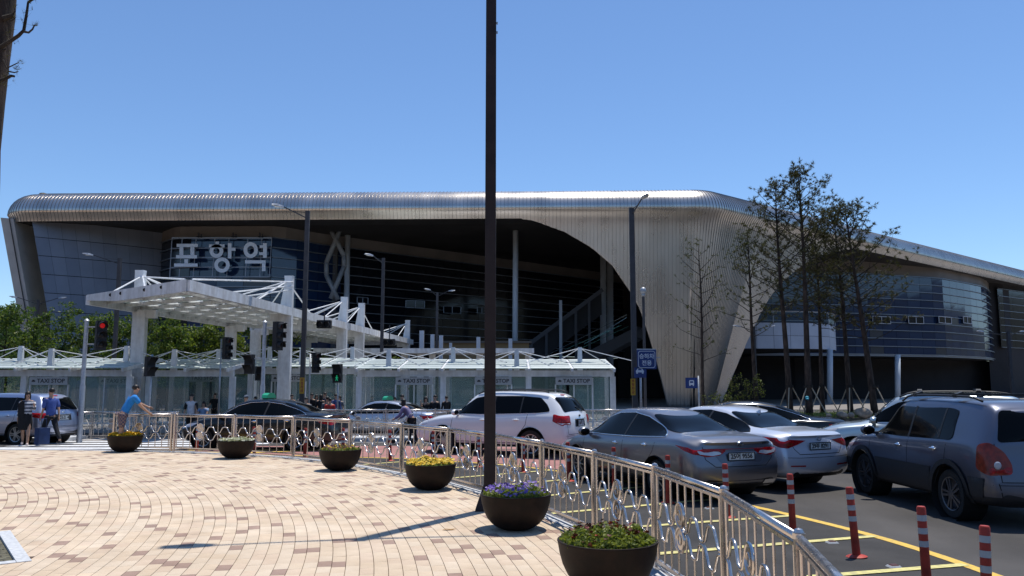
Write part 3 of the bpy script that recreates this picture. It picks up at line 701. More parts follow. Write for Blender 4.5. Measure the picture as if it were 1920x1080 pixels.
# glazed walls
gl = [mat('blue_curtain_glass', (.012,.03,.08), .06, .0, spec=.8, coat=0), mat('blue_curtain_glass_b', (.016,.038,.095), .08, 0, spec=.8), mat('dark_curtain_glass', (.008,.011,.017), .1, 0, spec=.7)]
gframe = mat('mullion_grey', (.22,.25,.29), .4, .6)
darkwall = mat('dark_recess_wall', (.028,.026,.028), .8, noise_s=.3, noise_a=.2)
def curtain(path, z0, z1, rows_, cols, glass, name='glazing', dark=None, mull=True, tilt=.0012):
    pts = [Vector(p) for p in path]; pts = resample(pts, cols+1) if len(pts) > 2 else [pts[0].lerp(pts[1], i/cols) for i in range(cols+1)]
    mb = MB(); vs = [(p.x+.0, p.y+.12, z) for p in pts for z in (z0, z1)]; mb.add(vs, [(2*i, 2*i+2, 2*i+3, 2*i+1) for i in range(cols)]); root = mb.build(name, M['seam'], bt)
    for i in range(cols):
        a, b = pts[i], pts[i+1]; t = (b-a).normalized(); nn = Vector((t.y,-t.x,0))
        for j in range(rows_):
            za, zb = z0+(z1-z0)*j/rows_, z0+(z1-z0)*(j+1)/rows_; w = [nn*rnd.uniform(-tilt,tilt)*4 for _ in range(2)]
            q = [Vector((a.x,a.y,za+.03))+t.to_3d()*.02, Vector((b.x,b.y,za+.03))-t.to_3d()*.02, Vector((b.x,b.y,zb-.03))-t.to_3d()*.02+w[0], Vector((a.x,a.y,zb-.03))+t.to_3d()*.02+w[1]]
            bk = [p-nn*.05 for p in q]; mb = MB(); mb.add(bk+q, [(4,5,6,7),(0,1,5,4),(1,2,6,5),(2,3,7,6),(3,0,4,7)])
            g = glass[0] if rnd.random() < .55 else glass[1]
            if rnd.random() < .02: g = mat('blind_behind_glass', (.06,.065,.075), .15, 0, spec=.6)
            if dark and dark(a): g = glass[-1]
            mb.build('pane', g, root)
    if mull:
        for j in range(rows_+1):
            z = z0+(z1-z0)*j/rows_; A = []; 
            mb = MB()
            for a, b in zip(pts, pts[1:]):
                t = (b-a).normalized(); nn = Vector((t.y,-t.x)); mb.bar((a.x+nn.x*.1, a.y+nn.y*.1, z), (b.x+nn.x*.1, b.y+nn.y*.1, z), .16, .085)
            mb.build('mullion', gframe, bt)
    return root, pts
main = [(-35.8,80.7),(-33.6,78.3),(-32.8,77.8),(-23.6,77.6),(-22.4,78.2),(-19.7,81.6),(-.3,99.2),(17.8,115.7)]
curtain(main, 5.3, 16.0, 11, 26, gl, dark=lambda a: a.x > -18 or a.x < -33.5)  # panes inside the void get darker glass that stands for its deep shade
# bulkhead over the glass and dark wall under it
def wallstrip(name, pts, z0, z1, m, dy=0):
    mb = MB(); mb.add([(p[0], p[1]+dy, z) for p in pts for z in (z0, z1)], [(2*i, 2*i+2, 2*i+3, 2*i+1) for i in range(len(pts)-1)]); return mb.build(name, m, bt)
wallstrip('bulkhead', main, 16.04, 17.16, bulk_m)
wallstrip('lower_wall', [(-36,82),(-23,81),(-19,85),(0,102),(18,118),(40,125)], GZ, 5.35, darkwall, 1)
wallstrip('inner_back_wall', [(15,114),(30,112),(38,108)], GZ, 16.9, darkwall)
# small framed windows in the main glazing
wfr = mat('window_frame_white', (.55,.57,.6), .5)
def window(u0, v0, u1, v1, Y0, Y1=None, dark=False):
    Y1 = Y1 or Y0; a = P(u0, v0, Y0); b = P(u1, v1, Y1); tl, br = a, b
    mb = MB(); w = .07; z0, z1 = br.z, tl.z; x0, x1 = tl.x, br.x
    A, B_, C, D = Vector((x0,Y0,z0)), Vector((x1,Y1,z0)), Vector((x1,Y1,z1)), Vector((x0,Y0,z1))
    for p, q in ((A,B_),(B_,C),(C,D),(D,A),((A+B_)/2,(C+D)/2)): mb.bar(p, q, .09, w)
    f = mb.build('window', wfr if not dark else gframe, bt); mb = MB(); o = Vector((0,.06,0)); mb.add([A+o,B_+o,C+o,D+o], [(0,1,2,3)]); mb.build('pane', gl[2], f)
for u0, v0, u1, v1, Y in ((670,557,690,570,84),(761,563,796,578,88.3),(832,574,864,588,91.8),(895,576,912,588,94.5)): window(u0,v0,u1,v1,Y,Y+.9,True)
# right drum
drum = [(30,98.6),(37,99.2),(44.3,100.6),(56.6,105.2),(63.7,110.9),(67.4,114.2),(70.5,118),(73.9,123)]
curtain(drum, 5.4, 15.6, 10, 24, gl)
wallstrip('bulkhead', [(28,98.5)]+drum[1:], 15.64, 17.16, bulk_m, .02)
wallstrip('drum_soffit_edge', drum, 5.15, 5.38, gframe)
mb = MB(); pl = [(x,y,5.16) for x, y in drum]+[(60,140,5.16),(30,130,5.16)]; mb.add(pl, [tuple(range(len(pl)-1,-1,-1))]); mb.build('drum_underside', dark_m, bt)
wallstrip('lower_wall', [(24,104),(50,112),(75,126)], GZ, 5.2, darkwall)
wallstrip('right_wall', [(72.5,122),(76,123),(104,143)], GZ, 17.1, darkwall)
rw, _ = curtain([(74.5,122),(102,141)], 7.2, 16.2, 8, 7, [gl[2],gl[2],gl[2]])
for u0, u1, Y, Y2 in ((1636,1670,100.6,101.6),(1703,1732,102.7,103.6),(1760,1784,104.5,106.4),(1806,1822,108.7,110.3)): window(u0, 593, u1, 607, Y, Y2)
# curved white panel balcony with glass rail
bal = cat([(20,83.5),(26,83.6),(31,84.4),(34.3,86.3),(36.2,89.5),(36.6,93)], 13); balm = [mat('balcony_panel', (.42,.45,.52), .5, noise_s=.5, noise_a=.06), mat('balcony_panel_b', (.46,.49,.56), .5, noise_s=.5, noise_a=.06)]
mb = MB(); mb.add([(p.x, p.y+.1, z) for p in bal for z in (5.35,8.1)], [(2*i,2*i+2,2*i+3,2*i+1) for i in range(12)]); br_ = mb.build('balcony', M['seam'], bt)
for i in range(12):
    a, b = bal[i], bal[i+1]; t = (b-a).normalized().to_3d(); nn = Vector((t.y,-t.x,0))
    for j in range(2):
        za, zb = 5.35+j*1.375, 5.35+(j+1)*1.375
        q = [Vector((a.x,a.y,za+.02))+t*.02, Vector((b.x,b.y,za+.02))-t*.02, Vector((b.x,b.y,zb-.02))-t*.02, Vector((a.x,a.y,zb-.02))+t*.02]; bk = [p-nn*.06 for p in q]
        mb = MB(); mb.add(bk+q, [(4,5,6,7),(0,1,5,4),(1,2,6,5),(2,3,7,6),(3,0,4,7)]); mb.build('facing_panel', balm[(i+j) % 2], br_)
    if i % 2 == 0:
        mb = MB(); mb.tube([(a.x,a.y,8.1),(a.x,a.y,9.3)], .035, 6); mb.build('rail_post', M['steel_m'], br_)
mb = MB(); mb.tube([(p.x,p.y,9.3) for p in bal], .04, 6); mb.build('handrail', M['steel_m'], br_)
mb = MB(); mb.add([(p.x,p.y,z) for p in bal for z in (8.15,9.2)], [(2*i,2*i+2,2*i+3,2*i+1) for i in range(12)]); mb.build('balustrade_glass', mat('rail_glass', (.1,.16,.2), .05, alpha=.35), br_)
mb = MB(); pl = [(p.x,p.y+.1,5.36) for p in bal]+[(28,100,5.36),(20,100,5.36)]; mb.add(pl, [tuple(range(len(pl)-1,-1,-1))]); mb.build('balcony_underside', dark_m, br_)
# columns
colm = mat('column_grey', (.52,.56,.60), .55, noise_s=.8, noise_a=.05)
def column(u, v0, v1, Y, r, lean=0, z1=None):
    a = P(u+lean, v0, Y); b = P(u, v1, Y); mb = MB(); mb.tube([b, a], r, 16); return mb.build('column', colm, bt, smooth=4)
column(647, 425, 770, 82.5, .29, 5); column(965, 418, 765, 80, .28, 2); column(1131, 470, 770, 92, .36); column(1144, 480, 770, 98, .4)
column(1556, 655, 772, 86, .3); column(1683, 665, 772, 92, .3); column(688, 640, 772, 90, .3)
# x brace
brm = mat('brace_grey', (.26,.28,.3), .5)
for a, b in (((638,430),(612,492)),((622,434),(645,480)),((612,516),(634,562)),((645,500),(620,560)),((645,480),(645,500)),((612,492),(612,516))):
    mb = MB(); mb.tube([P(*a,80.6), P(*b,80.6)], .24, 10); mb.build('brace', brm, bt, smooth=4)
mb = MB(); mb.box((*P(617,500,83.2).xy, 8),(2.0,1.4,16.9)); mb.build('service_shaft', mat('shaft_grey',(.09,.085,.085),.7), bt)
# stair beam with posts, escalator
stm = mat('stair_beam', (.10,.105,.115), .6)
A, B_ = P(975,658,86), P(1130,543,86); mb = MB(); mb.bar(A, B_, .25, .42); mb.build('stair_beam', stm, bt)
for u in (996,1024,1051,1079,1104): 
    f = (u-975)/155; top = A.lerp(B_, f); mb = MB(); mb.bar((top.x, top.y, GZ), top, .26, .26); mb.build('stair_post', stm, bt)
mb = MB(); mb.bar((*P(1051,650,84).xy, GZ), P(1051,563,84), .3, .3); mb.build('stair_post', colm, bt)
mb = MB(); C, D = A+Vector((0,1.2,-2.6)), B_+Vector((0,1.2,-2.6)); mb.add([A+Vector((0,1.2,0)),B_+Vector((0,1.2,0)),D,C], [(0,3,2,1)]); mb.build('stair_side', mat('stair_side',(.035,.037,.042),.6), bt)
escm = mat('escalator_green_glint', (.16,.42,.36), .15, .4); escw = mat('escalator_rail', (.42,.5,.52), .25, .7)  # green tubes are painted glints of the escalator's green lights, not emitting
for (u0,v0,u1,v1,m) in ((1028,665,1175,590,escw),(1060,655,1165,610,escm),(1085,655,1178,612,escm),(1105,640,1175,595,escw),(1095,645,1160,611,escm)):
    mb = MB(); mb.tube([P(u0,v0,78), P(u1,v1,83)], .022, 6); mb.build('escalator_rail', m, bt)
mb = MB(); a, b = P(1040,690,79), P(1195,612,84); mb.add([a,b,b+Vector((0,.1,-1.2)),a+Vector((0,.1,-1.2)),a+Vector((1,2.4,0)),b+Vector((1,2.4,0)),b+Vector((1,2.4,-1.2)),a+Vector((1,2.4,-1.2))], [(3,2,1,0),(4,5,6,7),(0,1,5,4),(2,3,7,6)]); mb.build('escalator_truss', stm, bt)
# ---- station sign, three heavy letters on a lattice
sg = thing('station_sign', 'large blue grey three letter station name on a thin lattice before the glass', 'sign', (0,0,0))
SY = 76.6
def sp_(x, y, dy=0): return P(300+x/8, 420+y/8, SY+dy)
lm = mat('letter_blue_grey', (.74,.79,.85), .5, noise_s=.4, noise_a=.05)
fr = mat('sign_lattice', (.34,.38,.44), .5, .3)
def stroke(mb, x0, y0, x1, y1):
    q = [(x0,y1),(x1,y1),(x1,y0),(x0,y0)]; mb.prism(q, lambda a, b: sp_(a, b, .15), lambda a, b: sp_(a, b, -.15))
def ring(mb, cx, cy, rx, ry, w):
    n = 28; 
    for k in range(n):
        a0, a1 = 2*math.pi*k/n, 2*math.pi*(k+1)/n
        q = [(cx+rx*math.cos(a0), cy+ry*math.sin(a0)), (cx+rx*math.cos(a1), cy+ry*math.sin(a1)), (cx+(rx-w)*math.cos(a1), cy+(ry-w)*math.sin(a1)), (cx+(rx-w)*math.cos(a0), cy+(ry-w)*math.sin(a0))]
        mb.prism(q, lambda a, b: sp_(a, b, -.15), lambda a, b: sp_(a, b, .15))
mb = MB()
stroke(mb,250,297,568,345); stroke(mb,292,343,350,468); stroke(mb,455,343,515,468); stroke(mb,240,466,555,516); stroke(mb,365,528,420,594); stroke(mb,212,592,565,640); mb.build('letter', lm, sg)
mb = MB(); stroke(mb,832,263,884,307); stroke(mb,735,305,968,353); ring(mb,847,405,103,103,56); stroke(mb,1018,287,1072,516); stroke(mb,1070,355,1132,403); ring(mb,930,615,117,114,56); mb.build('letter', lm, sg)
mb = MB(); ring(mb,1360,390,108,120,57); stroke(mb,1545,287,1602,506); stroke(mb,1495,317,1547,358); stroke(mb,1490,424,1547,466); stroke(mb,1275,543,1584,592); stroke(mb,1528,590,1582,708); mb.build('letter', lm, sg)
for x0, x1 in ((182,145),(335,287),(545,497),(825,785),(1037,1000),(1320,1280),(1530,1497),(1677,1640)):
    mb = MB(); mb.bar(sp_(x0,210,.45), sp_(x1,795,.45), .06, .06); mb.build('lattice_bar', fr, sg)
for y, w in ((210,.12),(365,.05),(508,.05),(650,.05),(796,.05)):
    xo = (y-210)/585*37; mb = MB(); mb.bar(sp_(180-xo,y,.4), sp_(1680-xo,y,.4), .1, w); mb.build('lattice_bar', fr, sg)
mb = MB()
for x in (590,1110,1510): mb.bar(sp_(x-12,130,.3), sp_(x-12,205,.3), .12,.12); mb.bar(sp_(x+30,150,.3), sp_(x+30,205,.3), .12,.12); mb.bar(sp_(x-40,190,.3), sp_(x+45,190,.3), .12,.12)
mb.build('bracket', M['pole_grey'], sg)
# ================================================================ CANOPIES
glassr = mat('canopy_glass', (.45,.55,.52), .12, spec=.5, alpha=.55)
wh, whd = M['white'], M['whitedirt']
def big_canopy(A, B, C, D, z, masts, label, joint=False):
    """A,B near left/right; D,C far left/right (plan)."""
    t = thing('bus_canopy', label, 'canopy', (0,0,0), 0, 'white steel canopies')
    A, B, C, D = (Vector(p) for p in (A,B,C,D))
    def q(s, f): return A.lerp(B, s).lerp(D.lerp(C, s), f)      # s across, f along
    def pz(s): return z
    def pt(s, f, dz=0): p = q(s, f); return Vector((p.x, p.y, pz(s)+dz))
    # edge fascias
    for s in (0, 1):
        mb = MB()
        for i in range(10):
            f0, f1 = i/10, (i+1)/10; mb.bar(pt(s,f0,-.02), pt(s,f1,-.02), .2, .42)
        mb.build('fascia', whd, t)
    for f in (0, 1):
        nseg = 12; top = [pt(i/nseg, f, .2) for i in range(nseg+1)]; bot = [pt(i/nseg, f, -.05-.2*min(1,3*i/nseg)) for i in range(nseg+1)]
        dirv = (q(.5,1)-q(.5,0)).normalized().to_3d()*.08; mb = MB(); mb.strip([p-dirv for p in bot],[p-dirv for p in top]); mb.strip([p+dirv for p in top],[p+dirv for p in bot]); mb.strip([p-dirv for p in top],[p+dirv for p in top]); mb.strip([p+dirv for p in bot],[p-dirv for p in bot]); mb.build('end_beam', whd, t)
        if f == 0:
            for s in (.27,.38,.62,.78): mb = MB(); p = pt(s,0,.04)-dirv*1.2; mb.lathe([(.001,0),(.07,0),(.07,.05)], p, 12, 'Y'); mb.build('bolt_hole', M['seam'], t)
    # cross ribs
    L = (q(.5,1)-q(.5,0)).length; n = max(3, int(L/1.55))
    for i in range(1, n):
        f = i/n; mb = MB(); k = 8
        for j in range(k): mb.bar(pt(j/k,f,.0), pt((j+1)/k,f,.0), .09, .16)
        mb.build('cross_rib', whd, t)
    for s in (.2,.4,.6,.8):
        mb = MB(); mb.bar(pt(s,0,.02), pt(s,1,.02), .1, .12); mb.build('purlin', wh, t)
    # solid ceiling panels with slots between (light slots)
    ce = leafmat('canopy_ceiling', (.62,.65,.62), (.52,.55,.53), .6, .3, 1.5, tc=(.6,.68,.62)); sl_m = leafmat('slot_diffuser', (.8,.82,.8), (.75,.78,.76), .6, .85, 1.5, tc=(.85,.88,.86))
    for i in range(n):
        for j in range(5):
            f0, f1 = (i+.0)/n, (i+1)/n; s0, s1 = j/5+.012, (j+1)/5-.012
            slot = .26 if j in (1,2,3) else .0
            mb = MB(); fa = f0+(f1-f0)*slot; mb.add([pt(s0,fa,.11),pt(s1,fa,.11),pt(s1,f1,.11),pt(s0,f1,.11),pt(s0,fa,.14),pt(s1,fa,.14),pt(s1,f1,.14),pt(s0,f1,.14)], [(3,2,1,0),(4,5,6,7),(0,1,5,4),(1,2,6,5),(2,3,7,6),(3,0,4,7)])
            mb.build('roof_panel', ce, t)
            if slot: mb = MB(); sa, sb = s0+(s1-s0)*.2, s0+(s1-s0)*.75; q0 = [pt(sa,f0-.02/n,-.13),pt(sb,f0-.02/n,-.13),pt(sb,fa-.06/n,-.10),pt(sa,fa-.06/n,-.10)]; mb.add(q0,[(0,1,2,3)]); mb.build('slot_diffuser', sl_m, t)
    # masts
    for (s, f) in masts:
        p = q(s, f); g0 = roadz(p.y); zt = z+1.55; mb = MB(); w0, w1 = .62, .5
        mb.box((p.x,p.y,(g0+z-.2)/2+0),(w0,.34,z-.2-g0)); mb.build('column', whd, t)
        mb = MB(); sx = 1 if s < .5 else -1
        pts = [(-.3,0),(.3,0),(.3,1.65),(.32,1.72),(-.12,1.72),(-.1,1.5),(-.14,1.0),(-.24,.45)]
        pts = [(a*(-sx), b) for a, b in pts]
        if sx > 0: pts = pts[::-1]
        mb.prism(pts, lambda a, b: (p.x+a, p.y+.17, z+.1+b), lambda a, b: (p.x+a, p.y-.17, z+.1+b)); mb.build('mast', wh, t)
        for ds, df in ((.5-s)*1.0, .0), ((.5-s)*.9, 3.2/L), ((.5-s)*.9, -3.2/L), (0, 3.4/L), (0,-3.4/L):
            f2 = min(1, max(0, f+df)); e = pt(min(.98,max(.02,s+ds)), f2, .22); mb = MB(); mb.tube([(p.x,p.y,zt),(e.x,e.y,e.z)], .035, 6); mb.build('tie_rod', wh, t)
        mb = MB(); mb.box((p.x+sx*.35,p.y,z-.32),(.9,.26,.4)); mb.build('bracket', whd, t)
    return t
zc = roadz(34)+5.85
bc1 = big_canopy((-18.6,34.9),(-12.1,29.6),(-10.6,50.8),(-17.2,51.6), zc, [(.04,.235),(.97,.52),(.05,.83),(.97,1.0)], 'large near white steel canopy with slotted ceiling and tall masts over the bus stop')
for a, b in (((-18.0,38.6,zc+1.5),(-12.5,30.3,zc+.3)),((-11.2,40.6,zc+1.5),(-12.2,30.3,zc+.3)),((-11.2,40.6,zc+1.3),(-12.4,34.5,zc+.25)),((-11.2,40.6,zc+1.1),(-13.8,37.5,zc+.25))):
    mb = MB(); mb.tube([a, b], .035, 6); mb.build('tie_rod', wh, bc1)
big_canopy((-17.1,52.4),(-10.5,51.6),(-8.9,71.5),(-15.5,72.3), zc, [(.05,.0),(.97,.16),(.97,.92),(.05,.5)], 'farther white steel canopy continuing behind the large near one')
# taxi shelters: sloped glass roof seen from above, frames, sign boxes
tg = mat('shelter_glass', (.22,.34,.33), .03, spec=.9, alpha=.32)
tg2 = mat('shelter_roof_glass', (.20,.28,.26), .1, spec=.5, alpha=.45)
def shelter(x0, x1, yf, label, signs=(), posts_=None, z0=-.36, ledge=True, H=2.75, masts=True):
    t = thing('taxi_shelter', label, 'shelter', ((x0+x1)/2, yf, z0), 0, 'glass taxi shelters'); L = x1-x0; xc = (x0+x1)/2; D = 2.6
    def add(name, m, c, s, par=t, **k): mb = MB(); mb.box(c, s, **k); return mb.build(name, m, par)
    add('fascia', whd, (0,0,H-.14), (L,.14,.3)); add('fascia', whd, (0,D,H+.25), (L,.12,.2))
    n = max(2, int(L/2.0)); w = L/n
    for i in range(n+1):
        x = -L/2+w*i; x = max(-L/2+.07, min(L/2-.07, x))
        if i % 1 == 0:
            mb = MB(); mb.bar((x,-.75,H+.0),(x,D+.7,H+.55),.1,.16); mb.build('rafter', whd, t)
        if i % 2 == 0: add('column', whd, (x,.06,(H-.29)/2), (.26,.2,H-.29)); add('column', whd, (x,D,(H)/2), (.2,.18,H))
    for i in range(n):
        xa, xb = -L/2+w*i+.06, -L/2+w*(i+1)-.06
        for k, f in enumerate((-.6,-.25,.3,1.0,1.7,2.3,2.9)):
            z = H+.10+.55*(f+.75)/(D+1.45); mb = MB(); mb.box(((xa+xb)/2, f, z), (xb-xa,.10,.02), rot=Matrix.Rotation(R(28),3,'X')); mb.build('louvre', mat('louvre_white', (.50,.56,.54), .4, noise_s=2, noise_a=.05), t)
        mb = MB(); zz = H+.03; mb.add([(xa,-.7,zz+.02),(xb,-.7,zz+.02),(xb,D+.6,zz+.52),(xa,D+.6,zz+.52)], [(0,1,2,3)]); mb.build('roof_pane', tg2, t)
        # glass walls back and front
        for y in (D+.02, .05):
            if y < 1 and (i % 3 == 1): continue
            add('wall_pane', tg, ((xa+xb)/2, y, (H-.3)/2+.1), (xb-xa-.03,.02,H-.5))
            add('transom', whd, ((xa+xb)/2, y, .32), (xb-xa,.05,.07))
            if i % 2: add('glazing_bar', whd, ((xa+xb)/2, y, (H-.3)/2), (.05,.05,H-.4))
        if i % 2 == 0 and ledge:
            add('bench', M['steel_m'], ((xa+xb)/2, D-.5, .45), (xb-xa-.3,.4,.05))
    for k, u in enumerate(signs):
        x = (u-960)/F*(yf*1.0)-xc; s_ = add('sign_box', mat('sign_board', (.42,.43,.43), .5), (x,-.1,H-.50), (1.75,.12,.36)); 
        put_text('lettering', 'TAXI STOP', .26, mat('sign_ink',(.03,.03,.035),.6), s_, (x+.12,-.166,H-.50), (math.pi/2,0,0), bold=.006)
        mb = MB(); mb.box((x-.68,-.166,H-.51),(.16,.008,.06)); mb.box((x-.68,-.166,H-.47),(.09,.008,.05)); mb.build('pictogram', mat('sign_ink',(.03,.03,.035),.6), s_)
        for dx in (-.88,.88): add('door_frame', whd, (x+dx,-.06,(H-.66)/2), (.06,.08,H-.66))
        add('door_frame', whd, (x,-.06,(H-.66)/2), (.05,.06,H-.7))
    if masts:
        for i, f in enumerate([.12,.36,.62,.88] if L > 8 else [.3,.75]):
            x = -L/2+L*f; y = (0,1.9)[i % 2]; zt = H+1.0+.2*(i % 2); mb = MB(); mb.box((x,y,H+.5+.1*(i % 2)),(.26,.2,1.0+.2*(i % 2)),taper=.75); mb.build('mast', wh, t)
            for dx in (-1.6,1.6):
                mb = MB(); mb.tube([(x,y,zt-.05),(x+dx,y-.4,H+.2)], .02, 5); mb.build('tie_rod', wh, t); mb = MB(); mb.tube([(x,y,zt-.05),(x+dx*1.7,y+(1.7 if y < 1 else -1.6),H+.4)], .02, 5); mb.build('tie_rod', wh, t)
    return t
shelter(-27.5,-17.6,37.2,'glass taxi shelter at the far left behind the silver blue off roader', (100,))
shelter(-17.3,-13.2,38.2,'short glass taxi shelter behind the boy in the blue shirt', (228,))
shelter(-16.2,-7.6,41.5,'glass taxi shelter behind the man in the raglan shirt under the big canopy', (383,545), H=2.9)
shelter(-7.4,4.9,38.6,'long glass taxi shelter right of the big canopy behind the waiting people', (778,925,1075))
# far low canopy and stub columns between canopy and station
t = thing('low_canopy', 'low pale flat canopy far behind the taxi shelters', 'canopy', (0,0,0))
a, b = P(600,652,60), P(1000,668,60); mb = MB(); mb.box(((a.x+b.x)/2,60,a.z-.3),(b.x-a.x,4,.35)); mb.build('roof_slab', whd, t)
for u in (640,760,790,812,900,990): g = P(u,700,60); mb = MB(); mb.box((g.x,59.4,(GZ+a.z-.5)/2),(.45,.45,a.z-.5-GZ)); mb.build('column', whd, t)
for u, v0, v1, w in ((791,620,662,8),(811,627,656,7),(827,629,655,7),(897,632,660,7),(957,635,665,7),(845,643,660,5)):
    a, b = P(u,v0,66), P(u,v1+100,66); t = thing('concrete_stub', 'pale square stub before the dark void, '+{791:'tallest, leftmost of them',811:'left of the two armed lamp post',827:'right of the two armed lamp post',897:'close left of the tall brown pole',957:'at the foot of the round grey column',845:'smallest one in the middle'}[u], 'column', (a.x, 66, GZ), 0, 'column stubs before the station')
    h = a.z-GZ; mb = MB(); mb.box((0,0,h/2),(w*66/F,w*66/F,h)); mb.box((0,0,.05),(w*66/F*1.5,w*66/F*1.5,.1)); mb.build('shaft', mat('stub_white',(.5,.54,.6),.6), t)
t = thing('kiosk', 'low tan kiosk roof in the dark station forecourt behind the shelters', 'kiosk', (*P(905,660,74).xy, GZ)); mb = MB(); h = P(905,645,74).z-GZ; mb.box((0,0,h/2),(8.5,3,h)); mb.build('wall', mat('kiosk_tan',(.22,.15,.07),.7), t); mb = MB(); mb.box((0,0,h+.1),(9,3.5,.2)); mb.build('roof', mat('kiosk_roof',(.12,.1,.08),.7), t)
# ================================================================ CARS
def roundpoly(poly, r, k=4):
    out = []; n = len(poly)
    for i in range(n):
        p, a, b = Vector(poly[i]), Vector(poly[i-1]), Vector(poly[(i+1) % n]); da, db = (a-p), (b-p); ra = min(r, da.length*.45, db.length*.45)
        if ra < 1e-4: out.append(p); continue
        A, B = p+da.normalized()*ra, p+db.normalized()*ra
        for j in range(k+1):
            t = j/k; out.append((1-t)**2*A+2*t*(1-t)*p+t*t*B)
    return out
def eval_mesh(o):
    dg = bpy.context.evaluated_depsgraph_get(); return bpy.data.meshes.new_from_object(o.evaluated_get(dg))
SED = dict(L=4.9, W=1.86, wb=2.845, ro=1.08, rw=.325,
 top=[(-2.45,1.0),(-2.3,1.055),(-2.1,1.075),(-1.75,1.10),(-1.5,1.17),(-1.1,1.315),(-.7,1.42),(-.25,1.47),(.25,1.465),(.65,1.40),(1.0,1.24),(1.35,1.06),(1.55,.985),(1.9,.93),(2.2,.84),(2.45,.70)],
 belt=[(-2.45,.90),(-1.9,1.0),(-1.3,.985),(0,.93),(1.2,.90),(1.6,.87),(2.1,.79),(2.45,.62)],
 wt=[(-2.45,.66),(-1.9,.68),(-1.5,.60),(-1,.555),(0,.575),(.6,.57),(1.1,.62),(1.6,.70),(2.1,.68),(2.45,.58)],
 rear=[(.2,.16),(.3,.04),(.45,0),(.62,.0),(.70,.05),(.95,.07),(1.03,.02),(1.07,.05),(1.12,.15)], front=[(.2,.14),(.35,.02),(.55,0),(.68,.04),(.8,.2)], zb=.21, clad=0)
SUV = dict(L=4.69, W=1.88, wb=2.70, ro=1.0, rw=.365,
 top=[(-2.345,1.56),(-2.15,1.66),(-1.6,1.70),(-.6,1.715),(.1,1.70),(.45,1.63),(.8,1.43),(1.15,1.18),(1.35,1.10),(1.9,1.03),(2.2,.93),(2.345,.80)],
 belt=[(-2.345,1.10),(-1.5,1.10),(0,1.04),(1.2,1.01),(1.7,.97),(2.2,.86),(2.345,.72)],
 wt=[(-2.345,.58),(-1.8,.62),(-.5,.645),(.5,.63),(1.0,.66),(1.5,.72),(2.1,.70),(2.345,.6)],
 rear=[(.25,.18),(.4,.03),(.55,0),(.75,.02),(1.05,.06),(1.3,.2),(1.62,.42),(1.7,.46)], front=[(.25,.16),(.4,.02),(.65,0),(.8,.06),(.95,.25)], zb=.25, clad=3)
